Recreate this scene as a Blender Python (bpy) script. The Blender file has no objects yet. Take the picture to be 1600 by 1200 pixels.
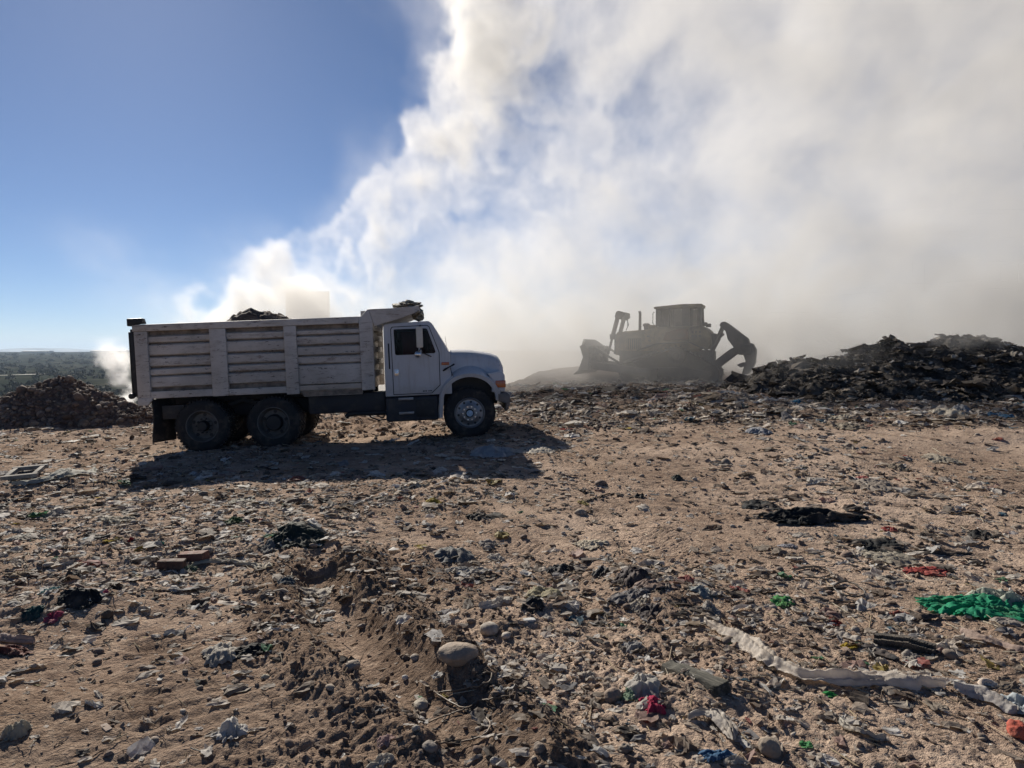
import bpy, bmesh, math, random
import numpy as np
from mathutils import Vector, Matrix, noise as mnoise
R = math.radians
sc = bpy.context.scene
COL = sc.collection
# ------------------------------------------------------------------ camera, sky, sun, exposure
FPX, CZ = 1164.0, 1.9
PITCH = math.atan(52 / FPX)
cam = bpy.data.cameras.new('camera'); co = bpy.data.objects.new('camera', cam); COL.objects.link(co)
cam.sensor_width = 36; cam.lens = FPX / 1600 * 36; cam.clip_start = .05; cam.clip_end = 60000
co.location = (0, 0, CZ); co.rotation_euler = (R(90) - PITCH, 0, 0); sc.camera = co
SUN = Vector((-.5, 1, .595)).normalized()
w = bpy.data.worlds.new('World'); sc.world = w; w.use_nodes = True
_nt = w.node_tree; _bg = _nt.nodes['Background']; sky = _nt.nodes.new('ShaderNodeTexSky')
sky.sky_type = 'NISHITA'; sky.sun_disc = False; sky.sun_elevation = R(28); sky.sun_rotation = math.atan2(-.5, 1)
sky.air_density = 0.72; sky.dust_density = 0.4; sky.ozone_density = 6.0; sky.altitude = 1500
_nt.links.new(sky.outputs[0], _bg.inputs[0]); _bg.inputs[1].default_value = .05
sl = bpy.data.lights.new('sun', 'SUN'); sl.energy = 5.0; sl.angle = R(.5); sl.color = (1, .93, .82)
so = bpy.data.objects.new('sun', sl); COL.objects.link(so); so.rotation_euler = SUN.to_track_quat('Z', 'Y').to_euler()
sc.view_settings.view_transform = 'Standard'; sc.view_settings.look = 'None'; sc.view_settings.exposure = 0.5; sc.view_settings.gamma = 1
sc.cycles.volume_step_rate = 2.5; sc.cycles.volume_bounces = 3; sc.cycles.max_bounces = 6; sc.cycles.transparent_max_bounces = 12
sc.cycles.adaptive_threshold = .015; sc.cycles.diffuse_bounces = 3; sc.cycles.glossy_bounces = 2; sc.cycles.caustics_reflective = False; sc.cycles.caustics_refractive = False

# ------------------------------------------------------------------ numpy noise
def _h(ix, iy, s):
    n = (ix.astype(np.int64) * 374761393 + iy.astype(np.int64) * 668265263 + s * 1274126177) & 0xffffffff
    n = ((n ^ (n >> 13)) * 1274126177) & 0xffffffff
    n = n ^ (n >> 16)
    return (n & 0xffff).astype(np.float32) / 65535.
def vn(x, y, s=0):
    fx = np.floor(x); fy = np.floor(y); u = (x - fx).astype(np.float32); v = (y - fy).astype(np.float32)
    ix = fx.astype(np.int64); iy = fy.astype(np.int64)
    u = u * u * u * (u * (u * 6 - 15) + 10); v = v * v * v * (v * (v * 6 - 15) + 10)
    a = _h(ix, iy, s); b = _h(ix + 1, iy, s); c = _h(ix, iy + 1, s); d = _h(ix + 1, iy + 1, s)
    return (a + (b - a) * u) * (1 - v) + (c + (d - c) * u) * v
def fbm(x, y, s=0, o=4, g=.5):
    t = 0; a = 1.; n = 0
    for i in range(o):
        ca, sa = math.cos(i * 1.1 + s), math.sin(i * 1.1 + s)
        t = t + a * (vn((x * ca - y * sa) * 2 ** i + 17.3 * i, (x * sa + y * ca) * 2 ** i + 5.1 * i, s + i) - .5); n += a; a *= g
    return t / n * 2
def clods(x, y, s=0):
    """round lumps, each cell with its own size: 0 between lumps, up to 1 on top"""
    ix = np.floor(x).astype(np.int64); iy = np.floor(y).astype(np.int64); best = np.zeros(np.shape(x), np.float32)
    for di in (-1, 0, 1):
        for dj in (-1, 0, 1):
            cx = ix + di; cy = iy + dj
            px = cx + _h(cx, cy, s); py = cy + _h(cx, cy, s + 1); r = .25 + .6 * _h(cx, cy, s + 2) ** 1.6
            q = 1 - ((x - px) ** 2 + (y - py) ** 2) / (r * r)
            best = np.maximum(best, np.sqrt(np.maximum(q, 0)) * r)
    return best
def sst(x, a, b):
    t = np.clip((x - a) / (b - a), 0, 1); return t * t * (3 - 2 * t)
def seg_dist(x, y, pts):
    """distance to a polyline, and distance along it"""
    D = np.full(np.shape(x), 1e9, np.float32); A = np.zeros(np.shape(x), np.float32); acc = 0
    for (x0, y0), (x1, y1) in zip(pts, pts[1:]):
        dx, dy = x1 - x0, y1 - y0; L = math.hypot(dx, dy)
        t = np.clip(((x - x0) * dx + (y - y0) * dy) / (L * L), 0, 1)
        d = np.hypot(x - x0 - t * dx, y - y0 - t * dy); m = d < D
        D = np.where(m, d, D); A = np.where(m, acc + t * L, A); acc += L
    return D, A, acc
def ray(px, py):
    x = (px - 800) / FPX; y = -(py - 600) / FPX; c, s = math.cos(PITCH), math.sin(PITCH)
    return x, c + y * s, y * c - s
def flat(px, py):
    """where the sight line through a point of the photograph meets level ground"""
    x, y, z = ray(px, py); t = -CZ / z
    return x * t, y * t

# ------------------------------------------------------------------ terrain height
EDGE = [(-400, 26), (-20, 24.5), (-9, 25), (-5, 28), (0, 36), (5, 58), (10, 95), (25, 120), (400, 160)]
RIDGE1 = [flat(*p) for p in ((550, 862), (585, 930), (655, 1010), (735, 1090), (838, 1200))]
RUT1 = [flat(*p) for p in ((505, 900), (520, 965), (595, 1035), (690, 1115), (790, 1200))]
RIDGE2 = [flat(*p) for p in ((455, 870), (435, 950), (480, 1040), (570, 1110), (650, 1170))]
RIDGE3 = [flat(*p) for p in ((640, 870), (720, 930), (790, 985))]
BAND1 = [flat(*p) for p in ((600, 735), (760, 830), (930, 935))]
BAND5 = [flat(*p) for p in ((640, 740), (760, 800), (905, 900), (1010, 1010), (1120, 1190))]
BAND2 = [flat(*p) for p in ((860, 700), (960, 800), (1060, 890))]
BAND3 = [flat(*p) for p in ((-60, 1010), (170, 860), (330, 770))]
BAND4 = [flat(*p) for p in ((420, 1250), (330, 1080), (300, 940), (290, 830))]
HUMPS = [(465, 845, .45, .20), (110, 945, .55, .12), (985, 915, .5, .09), (1050, 945, .5, .06), (845, 945, .3, .09), (700, 870, .3, .05),
         (1010, 1085, .30, .06), (1110, 1085, .35, .05), (1430, 845, .5, .05), (40, 745, .9, .06), (100, 748, .8, .12), (1010, 1000, .3, .05), (380, 1010, .3, .06),
         (718, 1040, .22, .06), (1500, 690, 1.2, .14), (1400, 660, 1.3, .13), (1180, 668, 1.2, .10), (1300, 672, 1.1, .08), (1560, 712, .9, .1)]
HUMPS = [(*flat(a, b), r, h) for a, b, r, h in HUMPS]
def macro(x, y):
    xs = np.clip(x, -9, 5)
    z = .045 * (xs + 3.4) * sst(y, 7.5, 14.5)
    z = z + .30 * np.exp(-((x - 4.2) / 3.4) ** 2 - ((y - 45) / 5.) ** 2) + .35 * np.exp(-((x - 6) / 6.) ** 2 - ((y - 41) / 4.) ** 2)
    z = z + .3 * sst(y, 34, 60)
    ye = np.interp(x, [p[0] for p in EDGE], [p[1] for p in EDGE])
    d = y - ye + 2.0 * fbm(x * .12, y * .12, 5, 2)
    dn = np.maximum(d, 0)
    drop = np.where(dn < 3, dn * dn / 6 * .55, (dn - 1.5) * .55)
    r = np.hypot(x, y)
    floor_ = -30 + 3.5 * fbm(x / 160., y / 160., 9, 3) + 8 * fbm(x / 900., y / 900., 3, 2) * sst(r, 300, 1500) + 24 * sst(r, 1700, 4600)
    zz = z - drop
    k = sst(zz, floor_ - 3, floor_ + 3)
    return np.where(zz > floor_ + 3, zz, np.where(zz < floor_ - 3, floor_, floor_ + (zz - floor_) * k + (1 - k) * 0))
def roughness(x, y):
    m = sst(fbm(x * .45, y * .45, 21, 3), -.25, .55)
    m = m * (1 - .75 * sst(y, 5, 8) * (1 - sst(y, 14, 17)) * sst(x, -2.5, -.5) * (1 - sst(x, 3.5, 6)))     # the driven-smooth middle
    for pts, wd in ((BAND1, .55), (BAND2, .6)):
        d, a, L = seg_dist(x, y, pts); m = m * (1 - .7 * (1 - sst(d, wd * .8, wd * 1.1)))
    d, a, L = seg_dist(x, y, RIDGE1); m = np.maximum(m, 1.25 * (1 - sst(d, .12, .5)))
    d, a, L = seg_dist(x, y, RIDGE2); m = np.maximum(m, 1.1 * (1 - sst(d, .12, .42)))
    d, a, L = seg_dist(x, y, RIDGE3); m = np.maximum(m, .8 * (1 - sst(d, .1, .3)))
    d, a, L = seg_dist(x, y, RUT1); m = m * (.25 + .75 * sst(d, .14, .24))
    return m
def height(x, y):
    x = np.asarray(x, np.float64); y = np.asarray(y, np.float64)
    z = macro(x, y); r = np.hypot(x, y)
    near = 1 - sst(r, 60, 120)
    ro = roughness(x, y)
    wx = x + .12 * fbm(x * 1.7, y * 1.7, 31, 2); wy = y + .12 * fbm(x * 1.7, y * 1.7, 32, 2)
    m = .10 * fbm(x * .35, y * .35, 11, 3) + .030 * fbm(x * 1.6, y * 1.6, 12, 4, .6)
    far = sst(y + .1 * x, 14, 18.5)
    m = m + (.12 + ro) * (.012 * clods(wx * 6.1, wy * 6.1, 41) + .013 * clods(wx * 13, wy * 13, 44)) + (.20 + .6 * ro) * (.024 * clods(wx * 27, wy * 27, 47) + .012 * fbm(x * 40, y * 40, 48, 2))
    m = m + far * (.10 * clods(wx * 1.7, wy * 1.7, 51) + .07 * clods(wx * 3.6, wy * 3.6, 53))
    m = m + .012 * fbm(x * 9, y * 9, 14, 3, .6)
    d, a, L = seg_dist(x, y, RIDGE1); up = .30 + .70 * sst(a, 0, .5)
    m = m + .115 * up * (1 - sst(d, .0, .36)) * (1 + .5 * fbm(x * 2.2, y * 2.2, 61, 2)) + .018 * (1 - sst(d, .1, .4))
    d, a, L = seg_dist(x, y, RIDGE2); m = m + .065 * (1 - sst(d, .0, .30)) * (1 + .6 * fbm(x * 2.4, y * 2.4, 62, 2))
    d, a, L = seg_dist(x, y, RIDGE3); m = m + .035 * (1 - sst(d, .0, .22))
    d, a, L = seg_dist(x, y, RUT1); m = m - .055 * (1 - sst(d, .12, .26))
    # cleats of tyres and tracks
    for pts, wd, ln, am, ch in ((BAND1, .5, .085, .016, 1), (BAND2, .5, .085, .016, 1), (BAND3, .75, .19, .022, 0), (BAND4, .5, .13, .010, 0)):
        d, a, L = seg_dist(x, y, pts); k = (1 - sst(d, wd * .8, wd)) * (1 - sst(a, L - .6, L)) * sst(fbm(x * 1.1, y * 1.1, 71, 2), -.7, -.2)
        ph = (a + (d * .7 if ch else 0) + .09 * fbm(x * 2.2, y * 2.2, 72, 3)) / ln
        m = m - k * am * (.55 + .9 * vn(x * 2.3, y * 2.3, 73)) * (.5 + .5 * np.cos(2 * math.pi * ph)) ** 1.5
    # pressed wheel paths with a low berm on each side and ribs along the way
    for pts, off in ((BAND1, .0), (BAND5, .0), (BAND2, .0)):
        d, a, L = seg_dist(x, y, pts); k = sst(a, 0, .6) * (1 - sst(a, L - 1.2, L)) * .5
        dd = d + .05 * fbm(x * 1.5, y * 1.5, 77, 2)
        m = m + k * (-.030 * (1 - sst(dd, .16, .30)) + .026 * np.exp(-((dd - .37) / .085) ** 2) * (1 + .8 * fbm(x * 5, y * 5, 78, 3)) - .012 * (.5 + .5 * np.cos(2 * math.pi * dd / .085)) * (1 - sst(dd, .26, .32)))
    ph = (y * .97 + x * .24 + .12 * fbm(x * .9, y * .9, 74, 2)) / .21
    m = m + .013 * (.5 + .5 * np.sin(2 * math.pi * ph)) ** 2 * sst(fbm(x * .5, y * .5, 75, 2), -.05, .35) * (1 - sst(r, 12, 20))
    for hx, hy, hr, hh in HUMPS:
        m = m + hh * np.exp(-((x - hx) ** 2 + (y - hy) ** 2) / (hr * hr * .55))
    # wheels of the lorry stand on level patches
    return z + m * near
def moist_at(x, y):
    m = 0.
    for pts, wd, k in ((RIDGE1, .42, 1.), (RIDGE2, .36, .75), (RIDGE3, .22, .5)):
        d, a, L = seg_dist(x, y, pts); m = np.maximum(m, k * (1 - sst(d + .10 * fbm(x * 3, y * 3, 64, 3), wd * .35, wd)) * sst(a, 0, .3))
    m = np.maximum(m, .6 * sst(fbm(x * .55, y * .55, 66, 4), .12, .42) * (1 - sst(y, 11, 14)) * (1 - sst(x, -1, 1.5)))
    return np.clip(m, 0, 1)
def hz(x, y): return float(height(np.array([x]), np.array([y]))[0])
def macro1(x, y): return float(macro(np.array([float(x)]), np.array([float(y)]))[0])
def at(px, py):
    """where the sight line through a point of the photograph meets the real ground"""
    rx, ry, rz = ray(px, py); t = np.geomspace(1.5, 80, 900)
    g = height(rx * t, ry * t); zz = CZ + rz * t
    i = int(np.argmax(zz < g)); i = max(i, 1)
    a = (zz[i - 1] - g[i - 1]); b = (g[i] - zz[i]); f = a / (a + b + 1e-9); tt = t[i - 1] + (t[i] - t[i - 1]) * f
    return Vector((rx * tt, ry * tt, CZ + rz * tt))

# ------------------------------------------------------------------ materials
class NT:
    def __init__(s, t): s.t = t
    def n(s, typ, **k):
        o = s.t.nodes.new(typ)
        for a, v in k.items(): setattr(o, a, v)
        return o
    def inp(s, sock, v):
        if isinstance(v, bpy.types.NodeSocket): s.t.links.new(v, sock)
        else: sock.default_value = v
    def m(s, op, a, b=0., c=0.):
        o = s.n('ShaderNodeMath', operation=op)
        for i, v in enumerate((a, b, c)): s.inp(o.inputs[i], v)
        return o.outputs[0]
    def vm(s, op, a, b=None, scale=None):
        o = s.n('ShaderNodeVectorMath', operation=op); s.inp(o.inputs[0], a)
        if b is not None: s.inp(o.inputs[1], b)
        if scale is not None: s.inp(o.inputs['Scale'], scale)
        return o.outputs[0]
    def sst(s, x, a, b, lo=0., hi=1.):
        o = s.n('ShaderNodeMapRange', interpolation_type='SMOOTHSTEP'); s.inp(o.inputs['Value'], x)
        s.inp(o.inputs['From Min'], a); s.inp(o.inputs['From Max'], b); s.inp(o.inputs['To Min'], lo); s.inp(o.inputs['To Max'], hi); return o.outputs['Result']
    def noise(s, vec, scale, detail=2., rough=.5, col=False, dist=0.):
        o = s.n('ShaderNodeTexNoise', noise_dimensions='3D'); s.inp(o.inputs['Vector'], vec)
        s.inp(o.inputs['Scale'], scale); s.inp(o.inputs['Detail'], detail); s.inp(o.inputs['Roughness'], rough); s.inp(o.inputs['Distortion'], dist)
        return o.outputs['Color' if col else 'Fac']
    def mix(s, f, a, b):
        o = s.n('ShaderNodeMix', data_type='RGBA'); s.inp(o.inputs[0], f)
        for k, v in ((6, a), (7, b)): s.inp(o.inputs[k], (*v, 1) if isinstance(v, tuple) and len(v) == 3 else v)
        return o.outputs[2]
    def obj(s): return s.n('ShaderNodeTexCoord').outputs['Object']
    def bump(s, h, strength=.5, dist=.02):
        o = s.n('ShaderNodeBump'); s.inp(o.inputs['Height'], h); o.inputs['Strength'].default_value = strength; o.inputs['Distance'].default_value = dist
        return o.outputs[0]
def mat(name, base=(.5, .5, .5), rough=.7, metal=0., spec=.5):
    m = bpy.data.materials.new(name); m.use_nodes = True; b = m.node_tree.nodes['Principled BSDF']
    b.inputs['Base Color'].default_value = (*base, 1); b.inputs['Roughness'].default_value = rough; b.inputs['Metallic'].default_value = metal
    b.inputs['Specular IOR Level'].default_value = spec
    return m, NT(m.node_tree), b
def m_plain(name, base, rough=.6, metal=0., var=.35, scale=6., spec=.4, dirt=None, dirt_amt=.4, bump=0.):
    m, t, b = mat(name, base, rough, metal, spec); o = t.obj()
    n = t.noise(o, scale, 5., .65)
    c = t.mix(t.sst(n, .3, .7), tuple(v * (1 - var) for v in base), tuple(min(1, v * (1 + var * .6)) for v in base))
    if dirt: c = t.mix(t.m('MULTIPLY', t.sst(t.noise(o, scale * .45, 6., .7), .48, .66), dirt_amt), c, dirt)
    t.inp(b.inputs['Base Color'], c)
    t.inp(b.inputs['Roughness'], t.sst(n, .3, .7, max(.05, rough - .12), min(1, rough + .12)))
    if bump: t.inp(b.inputs['Normal'], t.bump(t.noise(o, scale * 5, 4., .6), .6, bump))
    return m
_cloth = {}
def m_cloth(base, trans=.25, rough=.6):
    key = (base, trans, rough)
    if key in _cloth: return _cloth[key]
    m, t, b = mat('litter_cloth', base, max(rough, .72), 0, .10); o = t.obj()
    n = t.noise(o, 9., 5., .65); d = t.noise(o, 4., 5., .7)
    c = t.mix(t.sst(n, .3, .75), tuple(v * .72 for v in base), base)
    c = t.mix(t.sst(d, .46, .74, 0., .6), c, (.19, .14, .105))
    t.inp(b.inputs['Base Color'], c); t.inp(b.inputs['Normal'], t.bump(t.noise(o, 55., 3., .6), .5, .006))
    if trans:
        tr = t.n('ShaderNodeBsdfTranslucent'); t.inp(tr.inputs[0], c); mx = t.n('ShaderNodeMixShader'); mx.inputs[0].default_value = trans
        out = m.node_tree.nodes['Material Output']; m.node_tree.links.new(b.outputs[0], mx.inputs[1]); m.node_tree.links.new(tr.outputs[0], mx.inputs[2]); m.node_tree.links.new(mx.outputs[0], out.inputs[0])
    _cloth[key] = m; return m
def m_attr(name, rough=.75, trans=0., bump=.004, scale=60.):
    """colour of each little piece from the mesh's own colour attribute"""
    m, t, b = mat(name, (.5, .5, .5), rough, 0, .25); a = t.n('ShaderNodeAttribute', attribute_name='piece_colour'); o = t.obj()
    c = t.mix(t.sst(t.noise(o, 30., 3., .6), .3, .7, 0., .55), a.outputs['Color'], (.13, .095, .07)); t.inp(b.inputs['Base Color'], c)
    t.inp(b.inputs['Normal'], t.bump(t.noise(o, scale, 3., .6), .6, bump))
    if trans:
        tr = t.n('ShaderNodeBsdfTranslucent'); t.inp(tr.inputs[0], c); mx = t.n('ShaderNodeMixShader'); mx.inputs[0].default_value = trans
        out = m.node_tree.nodes['Material Output']; m.node_tree.links.new(b.outputs[0], mx.inputs[1]); m.node_tree.links.new(tr.outputs[0], mx.inputs[2]); m.node_tree.links.new(mx.outputs[0], out.inputs[0])
    return m
def ctr_(t, n, k): return t.vm('SCALE', t.vm('SUBTRACT', n, (.5, .5, .5)), scale=k)
def m_ground():
    m, t, b = mat('dirt', (.2, .14, .1), 1., 0, 0.); o = t.obj()
    n1 = t.noise(o, .35, 5., .6); n2 = t.noise(o, 2.2, 6., .65); n3 = t.noise(o, 14., 5., .7); n4 = t.noise(o, 70., 4., .65)
    c = t.mix(t.sst(n1, .36, .64), (.30, .216, .162), (.50, .380, .295))
    c = t.mix(t.sst(n2, .44, .70, 0., .75), c, (.165, .118, .092))
    c = t.mix(t.sst(n3, .48, .72, 0., .7), c, (.54, .43, .33))
    c = t.mix(t.sst(n4, .55, .72, 0., .55), c, (.12, .085, .065))
    # crumbs of paper and plastic ground into the dirt
    v = t.n('ShaderNodeTexVoronoi'); t.inp(v.inputs['Vector'], o); v.inputs['Scale'].default_value = 20.
    crumb = t.m('MULTIPLY', t.sst(v.outputs['Distance'], .10, .16, 1., 0.), t.sst(t.noise(o, 1.6, 3., .6), .45, .60))
    sx = t.n('ShaderNodeSeparateColor'); t.inp(sx.inputs[0], v.outputs['Color'])
    crumb = t.m('MULTIPLY', crumb, t.m('GREATER_THAN', sx.outputs[0], .72))
    c = t.mix(crumb, c, (.55, .52, .47))
    # valley beyond the edge of the tip: dry scrub
    z = t.n('ShaderNodeAttribute', attribute_name='valley').outputs['Fac']
    g1 = t.noise(o, .012, 6., .65); g2 = t.noise(o, .05, 5., .7)
    g = t.mix(t.sst(g1, .40, .62), (.030, .036, .026), (.075, .070, .050)); g = t.mix(t.sst(g2, .42, .66), g, (.022, .027, .020))
    g = t.mix(t.sst(t.noise(o, .006, 4., .6), .60, .66, 0., .8), g, (.12, .105, .075))
    c = t.mix(z, c, g)
    wet = t.n('ShaderNodeAttribute', attribute_name='moist').outputs['Fac']
    c = t.mix(t.m('MULTIPLY', wet, .8), c, t.mix(t.sst(n3, .35, .7), (.085, .058, .042), (.20, .145, .108)))
    # dark, fire-blackened soil towards the burning heap
    k = t.n('ShaderNodeAttribute', attribute_name='soot').outputs['Fac']
    c = t.mix(k, c, t.mix(t.sst(n2, .35, .7), (.045, .034, .028), (.13, .095, .077)))
    t.inp(b.inputs['Base Color'], c)
    h = t.m('ADD', t.m('MULTIPLY', n3, .6), t.m('MULTIPLY', n4, .35)); h = t.m('ADD', h, t.m('MULTIPLY', t.noise(o, 190., 3., .6), .18))
    for sc_, am in ((34., .42), (78., .22)):
        vv = t.n('ShaderNodeTexVoronoi', feature='SMOOTH_F1'); t.inp(vv.inputs['Vector'], t.vm('ADD', o, ctr_(t, t.noise(o, sc_ * .6, 2., .5, True), .05))); vv.inputs['Scale'].default_value = sc_; vv.inputs['Smoothness'].default_value = .35
        h = t.m('SUBTRACT', h, t.m('MULTIPLY', vv.outputs['Distance'], am))
    t.inp(b.inputs['Normal'], t.bump(h, .9, .035))
    return m

# ------------------------------------------------------------------ object helpers
def tag(o, label=None, cat=None, group=None, kind=None):
    if label: o['label'] = label
    if cat: o['category'] = cat
    if group: o['group'] = group
    if kind: o['kind'] = kind
    return o
def empty(name, loc=(0, 0, 0), parent=None):
    o = bpy.data.objects.new(name, None); COL.objects.link(o); o.location = loc; o.parent = parent; o.empty_display_size = .2; return o
def smooth_by_angle(me, ang=35):
    bm = bmesh.new(); bm.from_mesh(me)
    for f in bm.faces: f.smooth = True
    for e in bm.edges:
        if len(e.link_faces) == 2: e.smooth = e.calc_face_angle(0) < R(ang)
    bm.to_mesh(me); bm.free()
def obj(name, bm, m, parent=None, bevel=0., smooth=35, seg=2):
    me = bpy.data.meshes.new(name)
    bmesh.ops.recalc_face_normals(bm, faces=bm.faces[:])
    if bevel:
        ed = [e for e in bm.edges if len(e.link_faces) == 2 and e.calc_face_angle(0) > R(28)]
        bmesh.ops.bevel(bm, geom=ed, offset=bevel, segments=seg, affect='EDGES', clamp_overlap=True, profile=.6)
    bm.to_mesh(me); bm.free()
    for q in (m if isinstance(m, (list, tuple)) else [m]): me.materials.append(q)
    if smooth: smooth_by_angle(me, smooth)
    o = bpy.data.objects.new(name, me); COL.objects.link(o); o.parent = parent; return o
def np_obj(name, V, Fq, m, parent=None, smooth=True, col=None, attrs=None):
    """V (n,3), Fq (k,3 or 4) int"""
    V = np.asarray(V, np.float32); Fq = np.asarray(Fq, np.int32); me = bpy.data.meshes.new(name)
    k, s = Fq.shape
    me.vertices.add(len(V)); me.vertices.foreach_set('co', V.ravel()); me.loops.add(k * s); me.loops.foreach_set('vertex_index', Fq.ravel())
    me.polygons.add(k); me.polygons.foreach_set('loop_start', np.arange(0, k * s, s, dtype=np.int32)); me.polygons.foreach_set('loop_total', np.full(k, s, np.int32))
    me.polygons.foreach_set('use_smooth', np.full(k, smooth)); me.update(calc_edges=True)
    if col is not None:
        a = me.attributes.new('piece_colour', 'FLOAT_COLOR', 'POINT'); a.data.foreach_set('color', np.c_[col, np.ones(len(col))].astype(np.float32).ravel())
    for an, av in (attrs or {}).items():
        a = me.attributes.new(an, 'FLOAT', 'POINT'); a.data.foreach_set('value', np.asarray(av, np.float32).ravel())
    me.materials.append(m); o = bpy.data.objects.new(name, me); COL.objects.link(o); o.parent = parent; return o
def box(bm, x0, x1, y0, y1, z0, z1, mi=0):
    v = [bm.verts.new(p) for p in ((x0, y0, z0), (x1, y0, z0), (x1, y1, z0), (x0, y1, z0), (x0, y0, z1), (x1, y0, z1), (x1, y1, z1), (x0, y1, z1))]
    for f in ((3, 2, 1, 0), (4, 5, 6, 7), (0, 1, 5, 4), (1, 2, 6, 5), (2, 3, 7, 6), (3, 0, 4, 7)): bm.faces.new([v[i] for i in f]).material_index = mi
    return v
def prism(bm, pts, y0, y1, mi=0, axis='y'):
    """polygon in xz, pushed from y0 to y1"""
    mk = (lambda a, b, c: (a, c, b)) if axis == 'y' else ((lambda a, b, c: (c, a, b)) if axis == 'x' else (lambda a, b, c: (a, b, c)))
    A = [bm.verts.new(mk(a, b, y0)) for a, b in pts]; B = [bm.verts.new(mk(a, b, y1)) for a, b in pts]; n = len(pts)
    bm.faces.new(A).material_index = mi; bm.faces.new(B[::-1]).material_index = mi
    for i in range(n): bm.faces.new((A[i], B[i], B[(i + 1) % n], A[(i + 1) % n])).material_index = mi
def strip_prism(bm, outer, inner, y0, y1):
    """ring segment between two polylines in xz"""
    n = len(outer); g = []
    for p, q in zip(outer, inner):
        g.append([bm.verts.new((p[0], y0, p[1])), bm.verts.new((p[0], y1, p[1])), bm.verts.new((q[0], y1, q[1])), bm.verts.new((q[0], y0, q[1]))])
    for a, b in zip(g, g[1:]):
        for i in range(4): bm.faces.new((a[i], a[(i + 1) % 4], b[(i + 1) % 4], b[i]))
    bm.faces.new(g[0]); bm.faces.new(g[-1][::-1])
def tube(bm, pts, r, n=8, cap=True, mi=0):
    pts = [Vector(p) for p in pts]; rr = r if isinstance(r, (list, tuple)) else [r] * len(pts); rings = []
    up = Vector((0, 0, 1))
    for i, p in enumerate(pts):
        d = (pts[min(i + 1, len(pts) - 1)] - pts[max(i - 1, 0)]).normalized()
        if abs(d.dot(up)) > .95: up = Vector((0, 1, 0)) if abs(d.y) < .9 else Vector((1, 0, 0))
        a = d.cross(up).normalized(); b = a.cross(d)
        rings.append([bm.verts.new(p + (a * math.cos(2 * math.pi * k / n) + b * math.sin(2 * math.pi * k / n)) * rr[i]) for k in range(n)])
    for A, B in zip(rings, rings[1:]):
        for k in range(n): bm.faces.new((A[k], A[(k + 1) % n], B[(k + 1) % n], B[k])).material_index = mi
    if cap: bm.faces.new(rings[0][::-1]).material_index = mi; bm.faces.new(rings[-1]).material_index = mi
def lathe(bm, prof, c=(0, 0, 0), n=32, mi=0):
    """profile (radius, y) turned about the y axis through c"""
    rings = []
    for r, y in prof:
        rings.append([bm.verts.new((c[0] + r * math.cos(2 * math.pi * k / n), c[1] + y, c[2] + r * math.sin(2 * math.pi * k / n))) for k in range(n)] if r > 1e-5 else [bm.verts.new((c[0], c[1] + y, c[2]))])
    for A, B in zip(rings, rings[1:]):
        for k in range(n):
            q = [A[k % len(A)], A[(k + 1) % len(A)], B[(k + 1) % len(B)], B[k % len(B)]]; u = []
            for v in q:
                if v not in u: u.append(v)
            if len(u) > 2: bm.faces.new(u).material_index = mi
def cut(o, cutters):
    """subtract solids and keep the plain result"""
    tmp = []
    for bm in cutters:
        me = bpy.data.meshes.new('cutter'); bmesh.ops.recalc_face_normals(bm, faces=bm.faces[:]); bm.to_mesh(me); bm.free(); c = bpy.data.objects.new('cutter', me); COL.objects.link(c); tmp.append(c)
        md = o.modifiers.new('cut', 'BOOLEAN'); md.operation = 'DIFFERENCE'; md.solver = 'EXACT'; md.object = c
        c.parent = o.parent
    bpy.context.view_layer.update(); dg = bpy.context.evaluated_depsgraph_get()
    me = bpy.data.meshes.new_from_object(o.evaluated_get(dg)); o.modifiers.clear(); o.data = me
    for c in tmp: bpy.data.objects.remove(c)
    smooth_by_angle(o.data, 30)
B = bmesh.new

#@@SETTING
# ================================================================== the setting
M_GROUND = m_ground()
def soot_at(x, y):
    s = sst(x - .9 * (y - 24) * 0, 7.5, 12) * sst(y, 16.5, 21)
    s = np.maximum(s, .85 * sst(y + .10 * x + 1.2 * fbm(x * .5, y * .5, 87, 2), 14.2, 18.2) * sst(x, -2, 2))
    return s * (.75 + .5 * fbm(x * .4, y * .4, 88, 3)) * (1 - sst(np.hypot(x, y), 90, 140))
def build_ground():
    af = np.linspace(R(-47), R(47), 720); ab = np.linspace(R(47), R(313), 110)[1:-1]
    an = np.concatenate([af, ab])
    rr = np.concatenate([[.02], np.geomspace(.3, 2.2, 24)[:-1], np.geomspace(2.2, 70, 850)[:-1], np.geomspace(70, 7000, 190)])
    A, Rr = np.meshgrid(an, rr); x = Rr * np.sin(A); y = Rr * np.cos(A); z = height(x, y)
    n, k = A.shape; i = np.arange(n - 1)[:, None] * k; j = np.arange(k)[None, :]; j2 = (j + 1) % k
    Fq = np.stack([i + j, i + k + j, i + k + j2, i + j2], -1).reshape(-1, 4)
    ye = np.interp(x, [p[0] for p in EDGE], [p[1] for p in EDGE])
    val = np.maximum(sst(y - ye, 6, 22), sst(Rr, 150, 260))
    V = np.stack([x, y, z], -1).reshape(-1, 3)
    o = np_obj('ground', V, Fq, M_GROUND, attrs={'valley': val, 'moist': moist_at(x, y), 'soot': np.clip(soot_at(x, y), 0, 1)}); o['kind'] = 'structure'
build_ground()
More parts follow.
